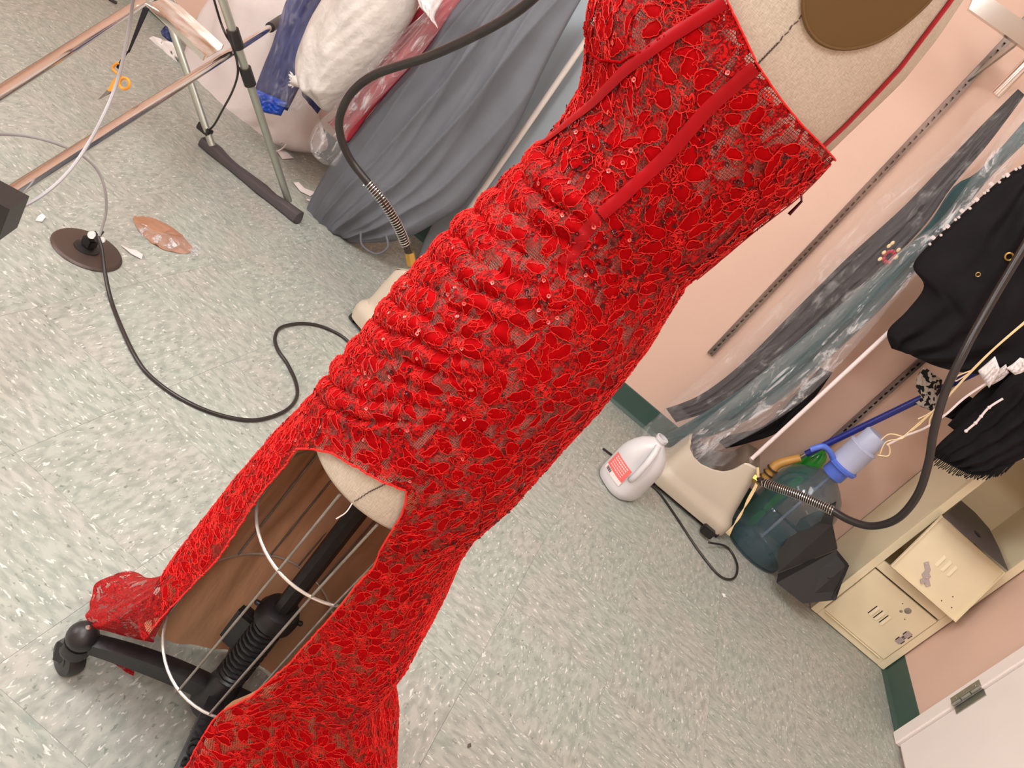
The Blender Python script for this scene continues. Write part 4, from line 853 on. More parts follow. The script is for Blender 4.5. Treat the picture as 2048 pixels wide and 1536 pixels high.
# scissors hanging on black ribbon
sc = thing('scissors', 'orange handled scissors hanging on a black ribbon from the chrome rack', 'scissors', aZ(235, 150, 0.25))
ys = 1.62
MB().tube(spline([aY(242, 152, ys), aY(233, 146, ys), aY(226, 138, ys), aY(229, 130, ys), aY(238, 126, ys)], 5), 0.003, 8).build('handle_grip', M['orange'], sc)
MB().prism([aY(238, 148, ys), aY(243, 158, ys), aY(224, 182, ys), aY(214, 182, ys), aY(226, 160, ys)], (0, 0.006, 0)).build('handle_grip', M['orange'], sc)
rr = [aY(249+10*math.cos(a)*1.0, 167+11*math.sin(a), ys) for a in np.linspace(0, 2*math.pi, 24, endpoint=False)]
MB().tube(rr, 0.0034, 8, closed=True).build('handle_ring', M['orange'], sc)
MB().prism([aY(214, 180, ys), aY(222, 186, ys), aY(196, 199, ys)], (0, 0.002, 0)).build('blade', M['rail'], sc, smooth=False)
MB().prism([aY(216, 182, ys-0.003), aY(222, 184, ys-0.003), aY(198, 199, ys-0.003)], (0, 0.002, 0)).build('blade', M['rail'], sc, smooth=False)
rb = thing('ribbon', 'black ribbon holding the orange scissors', 'ribbon', aY(236, 132, ys))
MB().prism([aY(286, 15, ys+0.06), aY(298, 17, ys+0.06), aY(258, 105, ys+0.01), aY(254, 106, ys+0.01)], (0, 0.002, 0)).build('ribbon_upper', M['blackcloth'], rb, smooth=False)
MB().prism([aY(244, 114, ys), aY(247, 118, ys), aY(238, 140, ys), aY(232, 134, ys)], (0, 0.002, 0)).build('ribbon_lower', M['blackcloth'], rb, smooth=False)
MB().tube([aY(256, 103, ys+0.01), aY(245, 118, ys)], 0.0022, 6).build('ribbon_twist', M['blackcloth'], rb)
# floor plate with plug, grey cable, black cord
fp = thing('floor_outlet_plate', 'round dark brown cable floor plate with a plug standing on it', 'floor plate', aZ(175, 502, 0))
pc = aZ(174, 501, 0.0); rx = 0.078
MB().lathe([(rx, 0.0), (rx+0.004, 0.002), (rx, 0.007), (rx-0.004, 0.008), (0.02, 0.009)], pc, seg=48).build('plate', M['umber'], fp)
MB().lathe([(0.030, 0), (0.029, 0.004), (0.02, 0.006), (0.001, 0.006)], pc+[0.0, -0.005, 0.008], seg=28).build('outlet_disc', M['blackp'], fp)
pg = thing('plug', 'black plug and white clip standing on the brown floor plate', 'plug', pc+[0.005, 0, 0.014])
MB().box(tuple(pc+[-0.016, -0.016, 0.014]), tuple(pc+[0.014, 0.012, 0.040]), 0.004).build('plug_body', M['blackp'], pg)
MB().tube([pc+[0.0, 0, 0.036], aZ(196, 478, 0.075)], 0.0085, 12).build('plug_neck', M['blackp'], pg)
MB().lathe([(0.004, -0.004), (0.009, -0.004), (0.009, 0.004), (0.004, 0.004)], aZ(184, 470, 0.075), (0.3, -1, 0.3), 18).build('plug_clip', M['white'], pg)
MB().lathe([(0.003, -0.003), (0.007, -0.003), (0.007, 0.003), (0.003, 0.003)], aZ(204, 480, 0.075), (0.3, -1, 0.3), 18).build('plug_clip', M['white'], pg)
MB().tube([aZ(190, 464, 0.08), aZ(194, 470, 0.08), aZ(201, 470, 0.08), aZ(206, 464, 0.08)], 0.003, 8).build('cable_tie', M['blackp'], pg)
bcord = thing('extension_cord', 'black power cord looping over the floor from the brown plate to the steamer', 'cord', aZ(420, 820, 0))
MB().tube(spline([aZ(196, 474, 0.078), aZ(204, 500, 0.06), aZ(209, 540, 0.03)]+[aZ(x, y, 0.005) for x, y in ((222, 600), (245, 660), (272, 715), (300, 752), (350, 790), (410, 820), (470, 837), (520, 839), (570, 822), (593, 796), (592, 765), (575, 728), (556, 700), (550, 675), (562, 655), (600, 647), (640, 652), (680, 670), (712, 694), (760, 715))], 6), 0.0048, 10).build('cord_run', M['rubber'], bcord)
gcb = thing('grey_cable', 'thin pale grey cable hanging across the rails down to the brown plate', 'cable', aZ(205, 470, 0.08))
def proj(P): v = np.array(P)-CAM; z = v@_F; return IMG_W/2+FPX*(v@_R)/z, IMG_H/2+FPX*(v@_D)/z
cable = [(268, -20, 0.75), (262, 30, .70), (250, 100, .64), (232, 170, .58), (205, 235, .53), (175, 290, .485), (140, 340, .45), (95, 383, .42), (40, 415, .40), (-30, 432, .39)]
MB().tube(spline([aZ(x, y, z) for x, y, z in cable], 6), 0.0031, 8).build('cable_run', M['greycable'], gcb)
c2 = [(-20, 268, .32), (40, 270, .31), (90, 280, .30), (135, 296, .28), (170, 315, .26), (198, 345, .23), (211, 385, .19), (212, 425, .14), (204, 455, .10), (198, 472, .08)]
MB().tube(spline([aZ(x, y, z) for x, y, z in c2], 6), 0.0034, 8).build('cable_run', M['greycable'], gcb)
tag(MB().tube([aZ(218, -2, 0.01), aZ(234, 6, 0.01)], 0.006, 8).build('black_stick', M['blackp']), 'short black stick on the floor at the top left', 'stick')
# ------------------------------------------------------------------ dress form and dress
AZ0 = math.radians(-6.2); DF = 0.80
AX = np.array([DF*math.sin(AZ0), DF*math.cos(AZ0)]); EN = -AX/np.linalg.norm(AX); ER = np.array([-EN[1], EN[0]])
if ER[0] < 0: ER = -ER
ZF = sorted([(1.60, .03), (1.50, .06), (1.42, .105), (1.36, .118), (1.30, .120), (1.235, .124), (1.171, .120), (1.154, .112), (1.139, .101), (1.12, .088), (1.10, .079), (1.067, .076), (1.041, .077), (1.021, .082), (.994, .087), (.953, .094), (.909, .105), (.867, .111), (.819, .115), (.773, .118), (.72, .123), (.66, .124), (.62, .130), (.56, .139), (.48, .144), (.37, .148), (.25, .152), (.1, .165), (0, .17)])
ZB = sorted([(1.60, .03), (1.50, .07), (1.42, .115), (1.38, .132), (1.346, .144), (1.309, .151), (1.27, .154), (1.23, .151), (1.18, .147), (1.145, .144), (1.097, .134), (1.055, .128), (1.02, .122), (.988, .127), (.947, .135), (.913, .138), (.86, .141), (.784, .140), (.70, .141), (.62, .133), (.56, .141), (.496, .161), (.416, .182), (.353, .180), (.315, .168), (.295, .176), (.258, .206), (.2, .262), (.1, .33), (0, .38)])
ZW = [(0, .17), (.2, .165), (.45, .155), (.62, .150), (.75, .155), (.88, .145), (1.0, .122), (1.1, .128), (1.2, .135), (1.3, .150), (1.4, .165), (1.5, .12), (1.6, .04)]
def ip(t, z): return np.interp(z, [q[0] for q in t], [q[1] for q in t])
def sstep(a, b, x): t = np.clip((x-a)/(b-a), 0, 1); return t*t*(3-2*t)
def Sraw(th, z, off=0.0):
    f = ip(ZF, z)+off; k = ip(ZB, z)+off; b = ip(ZW, z)+off; s, c = np.sin(th), np.cos(th)
    l = (k-f)/2+(k+f)/2*s
    return np.stack([AX[0]+ER[0]*l+EN[0]*b*c, AX[1]+ER[1]*l+EN[1]*b*c, z], -1)
def disp(th, z):
    """cloth relief: gathered folds over the front hip, soft folds lower down"""
    td = np.degrees(th); tt = (td+360+180) % 360-180
    t = np.clip(-tt/60, 0, 1.45)**0.85
    zs = (z+t*0.4938)/(1+0.47*t)
    w = sstep(-1, -28, tt)*(1-sstep(-118, -150, tt))
    wz = sstep(1.046, 1.035, z)*sstep(0.775, 0.80, zs)
    wig = 0.10*np.sin(tt*0.11+zs*31)+0.07*np.sin(tt*0.23+zs*57)
    ph = zs/0.0205+wig
    amp = 0.0098*(0.75+0.35*np.sin(ph*1.7+tt*0.05))
    fold = np.abs(np.sin(np.pi*ph))**0.5-0.5
    d = w*wz*amp*fold
    # faint crow's feet at the side seam
    w2 = sstep(16, 2, tt)*sstep(-60, -6, tt); d = d+0.0022*w2*wz*(np.abs(np.sin(np.pi*ph))-0.6)
    # lower skirt: diagonal pulls and long soft folds
    lo = sstep(0.66, 0.25, z); d = d+lo*0.013*np.sin(tt*0.095+z*6.0)*sstep(200, 60, np.abs(tt))
    d = d+sstep(0.42, 0.28, z)*0.006*np.abs(np.sin(tt*0.06+1.2))
    d = d+0.0007*np.sin(tt*1.3+z*90)*np.sin(z*140+tt*0.5)
    return d
def S(th, z, off=0.0):
    th = np.asarray(th, float); z = np.asarray(z, float)
    P = Sraw(th, z); e = 1e-3
    Nn = np.cross(Sraw(th+e, z)-P, Sraw(th, z+e)-P); Nn /= np.linalg.norm(Nn, axis=-1, keepdims=True)
    return P+Nn*(disp(th, z)+off)[..., None]
def SN(th, z, off=0.0):
    P = S(th, z, off); e = 2e-3
    a = S(th+e, z, off)-P; b = S(th, z+e, off)-P; Nn = np.cross(a, b); Nn /= np.linalg.norm(Nn, axis=-1, keepdims=True)
    return P, Nn
rad = math.radians
def ztop(td):
    t = abs(((td+180) % 360)-180)    # mirrored front to back is not needed: near side and far side share the line
    tt = ((td+180) % 360)-180
    if abs(tt) > 90: tt = math.copysign(180-abs(tt), tt)
    return float(np.interp(tt, [-90, -60, -40, -20, -12, 8, 22, 35, 58, 90], [1.20, 1.26, 1.285, 1.245, 1.225, 1.205, 1.197, 1.193, 1.191, 1.190]))
def zopen(td):   # lower edge of the closed part of the skirt
    t = ((td-7) % 360)   # 0 at the right corner, going round the back to 305 (= -48)
    if t <= 305: return 0.711+(0.629-0.711)*t/305
    return float(np.interp(td if td < 180 else td-360, [-48, -44.1, -40.2, -29.8, -14.6, -4.1, 7], [0.629, 0.642, 0.654, 0.678, 0.695, 0.702, 0.711]))
thR = lambda z: np.interp(z, [0, .15, .227, .343, .445, .538, .598, .652, .685, .711], [-20, -10.5, -5.5, 5.5, 11.5, 18.6, 21.5, 15.3, 12.8, 7.5])
thL = lambda z: np.interp(z, [0, .272, .319, .38, .427, .475, .526, .573, .609, .629], [-50.5, -50.2, -49.2, -49.5, -47.8, -46.8, -46.5, -45.9, -45.6, -48])
def grid_mesh(name, TH, Z, m, parent, off=0.0, wrap=False, smooth=True):
    n, k = TH.shape; P = S(TH, Z, off).reshape(-1, 3)
    u = np.degrees(TH)*0.0026; uv = np.stack([u, Z], -1).reshape(-1, 2)
    fs = [(i*k+j, i*k+j+1, (i+1)*k+j+1, (i+1)*k+j) for i in range(n-1) for j in range(k-1)]
    return add_mesh(name, P, fs, m, parent, smooth, uvs=uv)
form = thing('dress_form', 'linen covered dress form on a black cast iron base with wire cage skirt', 'dress form', (AX[0], AX[1], 0))
dress = thing('red_lace_dress', 'long red sequinned lace dress with ruched hip and thigh slit, worn by the dress form', 'dress', (AX[0], AX[1], 0.0))
# torso
zz = np.r_[np.linspace(0.652, 1.0, 30), np.linspace(1.01, 1.42, 40), [1.46, 1.5, 1.53, 1.55]]; tt_ = np.linspace(0, 2*math.pi, 121)
P = Sraw(np.tile(tt_[None, :-1], (len(zz), 1)), np.tile(zz[:, None], (1, 120)), -0.007)
vs = list(P.reshape(-1, 3)); fs = [(i*120+j, i*120+(j+1) % 120, (i+1)*120+(j+1) % 120, (i+1)*120+j) for i in range(len(zz)-1) for j in range(120)]
cb = Sraw(np.array([0.]), np.array([0.652]))[0]
for q, (sc_, dz) in enumerate(((0.985, -0.005), (0.9, -0.010), (0.6, -0.013), (0.15, -0.014))):
    ring = P[0]; cc_ = ring.mean(0); st = len(vs)
    vs += [cc_+(p-cc_)*sc_+np.array([0, 0, dz]) for p in ring]; pv = 0 if q == 0 else st-120
    fs += [(st+j, st+(j+1) % 120, pv+(j+1) % 120, pv+j) for j in range(120)]
fs.append(tuple(len(vs)-120+j for j in range(120))[::-1])
torso = add_mesh('torso', vs, fs, M['linen'], form)
# arm plate: ellipse on the near side of the shoulder
def patch_ellipse(name, tc, zc_, ra, rz, m, parent, off, seg=56, rings=8, bulge=0.0):
    vs = []; 
    for i in range(rings+1):
        for k_ in range(seg):
            a = 2*math.pi*k_/seg; f_ = max(0.001, i/rings); vs.append(Sraw(np.array(rad(tc+ra*f_*math.cos(a)+0.12*ra*f_*math.sin(a))), np.array(zc_+rz*f_*math.sin(a)), off+bulge*(1-f_*f_)))
    fs = [(i*seg+k_, i*seg+(k_+1) % seg, (i+1)*seg+(k_+1) % seg, (i+1)*seg+k_) for i in range(rings) for k_ in range(seg)]
    return MB().add(vs, fs).build(name, m, parent)
patch_ellipse('arm_plate', 20.5, 1.322, 22.5, 0.079, M['brownplate'], form, -0.0045, bulge=-0.001)
rim = [Sraw(np.array(rad(20.5+22.5*math.cos(a)+2.7*math.sin(a))), np.array(1.322+0.079*math.sin(a)), -0.0052) for a in np.linspace(0, 2*math.pi, 72, endpoint=False)]
MB().tube(rim, 0.0016, 8, closed=True).build('arm_plate_rim', M['brownplate'], form)
# hand stitched side seams
def stitches(name, pts, parent):
    mb = MB(); P_ = resample(np.array(pts), 26)
    for i in range(25):
        a, b_ = P_[i], P_[i+1]; w_ = 0.8*(1 if i % 2 else -1)
        p0 = Sraw(np.array(rad(a[0]+w_*0.35)), np.array(a[1]), -0.0064); p1 = Sraw(np.array(rad(b_[0]-w_*0.35)), np.array(b_[1]), -0.0064)
        mb.tube([p0, p0+(p1-p0)*0.72], 0.00055, 5)
    return tag(mb.build(name, M['umber'], parent), None, None, kind='stuff')
stitches('side_seam', [(9.0, 1.249), (9.2, 1.226), (8.4, 1.203)], torso); stitches('hip_seam', [(-1.2, 0.700), (-5.0, 0.675), (-7.0, 0.653)], torso)
tz = Sraw(np.array(rad(-7)), np.array(0.652), -0.004)
MB().tube(spline([tz, tz+[0.001, -0.003, -0.012], tz+[-0.003, -0.004, -0.026]], 4), 0.0007, 5).build('loose_thread', M['piping'], form)
# wire cage
def ring_pts(z, f_, k_, b_, n=64): return [np.array([AX[0]+ER[0]*((k_-f_)/2+(k_+f_)/2*math.sin(a))+EN[0]*b_*math.cos(a), AX[1]+ER[1]*((k_-f_)/2+(k_+f_)/2*math.sin(a))+EN[1]*b_*math.cos(a), z]) for a in np.linspace(0, 2*math.pi, n, endpoint=False)]
RS = [(0.645, .118, .125, .143), (0.507, .117, .112, .142), (0.253, .129, .105, .148)]
for i, (z, f_, k_, b_) in enumerate(RS):
    if i: MB().tube(ring_pts(z, f_, k_, b_), 0.0020, 8, closed=True).build('cage_ring', M['wireb'], form)
for td in (-78, -63, -14, 10, 24, 55, 85, 115, 140, 163, 185, 208, 232, 255):
    a = rad(td); pts = [ring_pts(z, f_-0.002, k_-0.002, b_-0.002, 4) for z, f_, k_, b_ in RS]
    P_ = [np.array([AX[0]+ER[0]*((k_-f_)/2+(k_+f_)/2*math.sin(a))+EN[0]*b_*math.cos(a), AX[1]+ER[1]*((k_-f_)/2+(k_+f_)/2*math.sin(a))+EN[1]*b_*math.cos(a), z]) for z, f_, k_, b_ in RS]
    MB().tube(P_, 0.00165, 8).build('cage_wire', M['wire'], form)
# pole, collar, spring, hub and legs
ax3 = lambda z, dx=0, dy=0: np.array([AX[0]+dx, AX[1]+dy, z])
MB().lathe([(0.0135, 0.28), (0.0135, 0.645)], ax3(0), seg=8).build('pole', M['iron'], form, sharp=20)
MB().lathe([(0.020, 0.285), (0.030, 0.290), (0.031, 0.305), (0.026, 0.316), (0.018, 0.320), (0.0138, 0.320)], ax3(0), seg=28).build('collar', M['iron'], form)
for a in (0.4, 3.4): MB().lathe([(0.004, 0), (0.004, 0.007), (0.001, 0.009)], ax3(0.303)+np.array([0.029*math.cos(a), 0.029*math.sin(a), 0]), (math.cos(a), math.sin(a), 0), 12).build('collar_screw', M['iron'], form)
MB().lathe([(0.0155, 0.12), (0.0155, 0.29)], ax3(0), seg=20).build('spring_tube', M['iron'], form)
coil('spring', [ax3(0.145), ax3(0.2), ax3(0.25), ax3(0.288)], 0.0205, 0.0036, 0.0115, form, 'iron')
pd = MB(); a0_ = ax3(0.20)+np.array([ER[0]*-0.03, ER[1]*-0.03, 0]) - np.append(EN, 0)*0.03
pd.box(tuple(a0_-[0.02, 0.012, 0.035]), tuple(a0_+[0.018, 0.012, 0.04]), 0.005); pd.build('foot_pedal', M['iron'], form)
MB().lathe([(0.020, 0.095), (0.030, 0.085), (0.031, 0.07), (0.027, 0.11), (0.024, 0.135), (0.019, 0.150), (0.0155, 0.155)][2:], ax3(0), seg=28).build('hub', M['iron'], form)
cas = aZ(140, 1312, 0.030); lg_ang = math.atan2(aZ(172, 1262, 0.10)[1]-AX[1], aZ(172, 1262, 0.10)[0]-AX[0]); R_L = math.hypot(*(aZ(172, 1262, 0.10)[:2]-AX))
def leg(an, Rl, named=False):
    d = np.array([math.cos(an), math.sin(an), 0]); w = np.array([-d[1], d[0], 0]); secs = []
    n = 16
    for i in range(n+1):
        s = i/n; r = 0.018+(Rl-0.022)*s
        zt = 0.118-0.030*s**1.4; h = 0.036-0.012*s+0.004*math.sin(math.pi*s)
        zc_ = zt-h/2+0.006*math.sin(math.pi*s); wd = 0.0125-0.001*s
        secs.append([ax3(zc_)+d*r+w*wd+[0, 0, h*.42], ax3(zc_)+d*r+w*wd*0.35+[0, 0, h*.5], ax3(zc_)+d*r-w*wd*0.35+[0, 0, h*.5], ax3(zc_)+d*r-w*wd+[0, 0, h*.42], ax3(zc_)+d*r-w*wd*0.8-[0, 0, h*.5], ax3(zc_)+d*r+w*wd*0.8-[0, 0, h*.5]])
    vs = [p for s_ in secs for p in s_]; fs = [(i*6+k_, i*6+(k_+1) % 6, (i+1)*6+(k_+1) % 6, (i+1)*6+k_) for i in range(n) for k_ in range(6)]+[tuple(range(6)), tuple(n*6+k_ for k_ in range(6))]
    L = MB().add(vs, fs).build('leg', M['iron'], form, sharp=30)
    e = ax3(0.086)+d*Rl
    MB().sphere(e, 0.0225, 24, 14, (1, 1, 1.0)).build('ball_socket', M['iron'], L)
    MB().lathe([(0.004, 0), (0.0038, 0.001), (0.0005, 0.0016)], e+[0, 0, 0.0222], (0, 0, 1), 12).build('socket_pin', M['chrome'], L)
    MB().lathe([(0.0205, 0.050), (0.0225, 0.058), (0.0205, 0.072)], ax3(0)+d*Rl, seg=20).build('caster_stem', M['iron'], L)
    wc = (np.array([cas[0], cas[1], 0.0]) if named else ax3(0.0)+d*(Rl+0.016)-w*0.006); wc[2] = 0.029
    axd = np.append(EN, 0)*0.85-np.append(ER, 0)*0.5 if named else w*0.8+d*0.45; axd /= np.linalg.norm(axd)
    MB().lathe([(0.012, -0.013), (0.026, -0.012), (0.0285, -0.005), (0.0285, 0.005), (0.026, 0.012), (0.012, 0.013)], wc, axd, 28).build('caster_wheel', M['blackp'], L)
    MB().lathe([(0.012, 0.012), (0.0125, 0.0135), (0.009, 0.014), (0.004, 0.0125)], wc, axd, 22).build('wheel_hub', M['iron'], L)
    for sg in (-1, 1): MB().prism([wc+axd*0.0155*sg+np.array([0, 0, -0.004])-d*0.005, wc+axd*0.0155*sg+np.array([0, 0, -0.004])+d*0.006, wc+axd*0.0165*sg+np.array([0, 0, 0.038])+d*0.012, wc+axd*0.0165*sg+np.array([0, 0, 0.038])-d*0.018], axd*0.002*sg).build('caster_fork', M['iron'], L, smooth=False)
    return L
leg(lg_ang, R_L, True)
an2 = lg_ang+math.pi/2
L2 = leg(an2, R_L); leg(lg_ang+math.pi, R_L); leg(lg_ang-math.pi/2, R_L)
d2_ = np.array([math.cos(an2), math.sin(an2), 0]); tpos = ax3(0.1215)+d2_*R_L*0.44
text('cast_lettering', 'ROYAL', 0.025, (tpos[0], tpos[1], 0.1160), -d2_, (-d2_[1]*-1, d2_[0]*-1, 0), M['iron'], L2, 0.0022)

# dress shells ------------------------------------------------------
nT = 361; T1 = np.radians(np.linspace(0, 360, nT))
top = np.array([ztop(t) for t in np.degrees(T1)]); n_ = 70
Zb = 1.036+(top[None]-1.036)*np.linspace(0, 1, n_)[:, None]; TB = np.tile(T1[None], (n_, 1))
bod = grid_mesh('bodice', TB, Zb, M['lace'], dress, 0.0)
nT = 721; T1 = np.radians(np.linspace(0, 360, nT)); zo = np.array([zopen(t if t < 180 else t-360) for t in np.degrees(T1)]); n_ = 150
Zb = 1.042+(zo[None]-1.042)*np.linspace(0, 1, n_)[:, None]
sk = grid_mesh('ruched_skirt', np.tile(T1[None], (n_, 1)), Zb, M['lace'], dress, 0.0008)
nS = 420; n_ = 160
s_ = np.linspace(0, 1, nS)[None]; t_ = np.linspace(0, 1, n_)[:, None]; hem = 0.012
z0_ = 0.711*(1-t_)+hem*t_; z1_ = 0.629*(1-t_)+hem*t_; zs_ = (0.711+(0.629-0.711)*s_)*(1-t_)+hem*t_
# the front left edge ends in a short hem
hemf = 0.23*sstep(0.80, 0.87, s_); zs_ = (0.711+(0.629-0.711)*s_)*(1-t_)+(hem+hemf)*t_
TH = np.radians(thR(z0_)*(1-s_)+(360+thL(zs_))*s_)
low = grid_mesh('lower_skirt', TH, zs_, M['lace'], dress, 0.0008)
# nude lining inside
t2 = np.linspace(0, 1, 60)[:, None]; s2 = np.linspace(0, 1, 200)[None]; zl = (0.715+(0.64-0.715)*s2)*(1-t2)+(0.006+0.22*sstep(0.80, 0.87, s2))*t2; z0l = 0.715*(1-t2)+0.006*t2
THl = np.radians((thR(z0l)+0.6)*(1-s2)+(360+thL(zl)-7)*s2)
ofs = -0.006+0.004*np.sin(np.degrees(THl)*0.16)+0.002*np.sin(np.degrees(THl)*0.4+zl*9)
def lining():
    P = Sraw(THl, zl); e = 1e-3; Nn = np.cross(Sraw(THl+e, zl)-P, Sraw(THl, zl+e)-P); Nn /= np.linalg.norm(Nn, axis=-1, keepdims=True)
    P = P+Nn*(disp(THl, zl)*0.6+ofs-0.002)[..., None]; n, k = zl.shape
    return add_mesh('lining', P.reshape(-1, 3), [(i*k+j, i*k+j+1, (i+1)*k+j+1, (i+1)*k+j) for i in range(n-1) for j in range(k-1)], M['lining'], dress)
lining()
# hem flare: a fan of lace swinging out over the iron leg and train behind it
def fan(name, A_, B_, rip, waves, parent=dress, sag=0.0, n=70, m_=30, mat_='laced', sd=1):
    A2 = resample(spline(A_, 6), n); B2 = resample(spline(B_, 6), n); vs = []; uv = []
    for i in range(n):
        for j in range(m_):
            u = j/(m_-1); p = A2[i]*(1-u)+B2[i]*u; q = math.sin(i/n*waves*6.28+sd+u)*rip*u+0.35*rip*math.sin(i/n*waves*15+u*5)
            p = p+np.array([-0.3, -0.7, 0.65])*q+np.array([0, 0, -sag*math.sin(math.pi*u)]); p[2] = max(p[2], 0.004); vs.append(p); uv.append((i*0.004, u*0.14))
    return add_mesh(name, vs, [(i*m_+j, i*m_+j+1, (i+1)*m_+j+1, (i+1)*m_+j) for i in range(n-1) for j in range(m_-1)], M[mat_], parent, uvs=uv), A2, B2
Aedge = [S(np.array(rad(t)), np.array(z), 0.0008) for t, z in ((-49.5, .33), (-58, .30), (-72, .27), (-88, .258), (-105, .262))]
Bedge = [aZ(310, 1286, 0.125), aZ(262, 1276, 0.122), aZ(214, 1262, 0.115), aZ(182, 1250, 0.10), aZ(177, 1200, 0.05), aZ(205, 1163, 0.035), aZ(263, 1141, 0.04), aZ(318, 1176, 0.05), aZ(345, 1165, 0.06)]
fl1, _, _ = fan('hem_flare', Aedge, Bedge, 0.007, 3, sag=0.02)
tipA = [aZ(214, 1296, 0.03), aZ(242, 1308, 0.03), aZ(272, 1322, 0.03)]; tipB = [aZ(222, 1322, 0.012), aZ(248, 1342, 0.010), aZ(268, 1352, 0.012)]
fan('hem_tip', tipA, tipB, 0.001, 1, n=16, m_=6)
# train fold behind at the lower right
tA = [S(np.array(rad(t)), np.array(z), -0.004) for t, z in ((62, .30), (72, .26), (84, .20), (92, .12))]
tB = [aZ(766, 1408, 0.26), aZ(782, 1450, 0.2), aZ(784, 1500, 0.12), aZ(778, 1560, 0.06)]

# satin bands --------------------------------------------------------
def band(name, pts, w, m, off, parent=dress, n=90, curve=0.0012):
    P_ = resample(np.array(pts, float)*[0.13/60, 1], n)/[0.13/60, 1]; th = np.radians(P_[:, 0]); z = P_[:, 1]
    C, Nn = SN(th, z, off); ker = np.ones(13)/13; C = np.stack([np.convolve(np.pad(C[:, q], 6, mode='edge'), ker, 'valid') for q in range(3)], 1); Nn = np.stack([np.convolve(np.pad(Nn[:, q], 6, mode='edge'), ker, 'valid') for q in range(3)], 1); Nn /= np.linalg.norm(Nn, axis=1)[:, None]; T = np.gradient(C, axis=0); T /= np.linalg.norm(T, axis=1)[:, None]; B = np.cross(Nn, T); B /= np.linalg.norm(B, axis=1)[:, None]
    vs = []; k = 7
    for j in range(k):
        u = j/(k-1)*2-1; vs.append(C+B*w/2*u+Nn*(curve*(1-u*u)))
    V = np.stack(vs, 1).reshape(-1, 3)
    return add_mesh(name, V, [(i*k+j, i*k+j+1, (i+1)*k+j+1, (i+1)*k+j) for i in range(n-1) for j in range(k-1)], m, parent)
band('boning_band', [(-11.5, 1.228), (-15.6, 1.204), (-24, 1.163), (-45.0, 1.112), (-74, 1.039)], 0.0105, M['satin'], 0.0034)
band('boning_band', [(8.1, 1.206), (5.5, 1.173), (-1.2, 1.123), (-5.6, 1.085), (-8.5, 1.038)], 0.0115, M['satin'], 0.0034)
band('boning_band', [(-8.5, 1.040), (-5, 1.005), (-4.8, 0.985)], 0.012, M['satin'], 0.001)
band('zipper_tape', [(86, 1.185), (80, 1.160), (78, 1.105), (76, 1.06), (72, 1.03)], 0.006, M['satin'], 0.0025)
zp = S(np.array(rad(84)), np.array(1.150), 0.004); 
MB().tube([zp, zp+np.array([0.004, -0.004, -0.004]), zp+np.array([0.0035, -0.005, -0.020])], [0.0012, 0.0012, 0.0018], 8).build('zipper_pull', M['seqd'], dress)
def edge_tube(name, pts, r, m, off=0.001, n=260, parent=dress, wob=0.0006):
    P_ = resample(np.array(pts, float)*[0.13/60, 1], n)/[0.13/60, 1]; C, Nn = SN(np.radians(P_[:, 0]), P_[:, 1], off)
    C = C+Nn*(RNG.normal(0, wob, n)[:, None]); return MB().tube(list(C), r, 6).build(name, m, parent)
edge_tube('neckline_edge', [(t, ztop(t)) for t in range(-88, 93, 4)], 0.0008, M['cordr'])
edge_tube('slit_edge', [(-48, .629), (-44.1, .642), (-40.2, .654), (-29.8, .678), (-14.6, .695), (-4.1, .702), (7, .711)], 0.0012, M['cordr'])
edge_tube('slit_edge', [(float(thR(z)), z) for z in np.linspace(.711, .06, 40)], 0.0011, M['cordr'])
edge_tube('slit_edge', [(float(thL(z)), z) for z in np.linspace(.629, .27, 24)], 0.0011, M['cordr'])
edge_tube('cup_edge', [(-88, 1.15), (-71.2, 1.143), (-60.9, 1.134), (-49.6, 1.135), (-35.7, 1.145), (-26.2, 1.162), (-21.0, 1.183), (-16.1, 1.205), (-13.7, 1.221)], 0.0012, M['petal'], 0.0025)
edge_tube('side_seam', [(-4.8, .985), (-4.3, .968), (-4.2, .927), (-3.0, .887), (-.5, .853), (2, .81), (4.4, .766), (7, .713)], 0.0010, M['petal'], 0.0)
edge_tube('waist_seam', [(-7.9, 1.040), (10.6, 1.039), (30.5, 1.038), (54.9, 1.035), (80, 1.032)], 0.0010, M['petal'], 0.0)
# strap over the back of the shoulder
sp_ = np.array([(57.9, 1.190), (58.6, 1.21), (57.5, 1.24), (55.0, 1.275), (53.4, 1.305), (54.0, 1.33), (52, 1.37), (40, 1.43)])
C = [Sraw(np.array(rad(a)), np.array(z), -0.0050) for a, z in resample(sp_, 50)]
MB().tube(C, 0.0019, 8).build('shoulder_strap', M['strap'], dress)

# lace motifs as geometry ---------------------------------------------
def inside(td, z):
    """is (angle, height) on cloth we dress with motifs"""
    top_ = np.interp(td, [-90, -60, -40, -20, -12, 8, 22, 35, 58, 90], [1.20, 1.26, 1.285, 1.245, 1.225, 1.205, 1.197, 1.193, 1.191, 1.190])
    ok = (z < top_-0.003) & (z > 0.03) & (td > -118) & (td < 122)
    zo_ = np.interp(td, [-48, -44.1, -40.2, -29.8, -14.6, -4.1, 7], [0.629, 0.642, 0.654, 0.678, 0.695, 0.702, 0.711])
    slit = (td < thR(z)) & (td > thL(z)) & (z < np.where((td > -48) & (td < 7), zo_, np.where(td <= -48, .629, .711)))
    lowleft = (td < thL(z)+2) & (z < 0.30)
    return ok & ~slit & ~lowleft
def width(z, td):   # metres per degree around the body
    e = 0.02; a = Sraw(np.radians(td), z); b_ = Sraw(np.radians(td+e), z); return np.linalg.norm(b_-a, axis=-1)/e
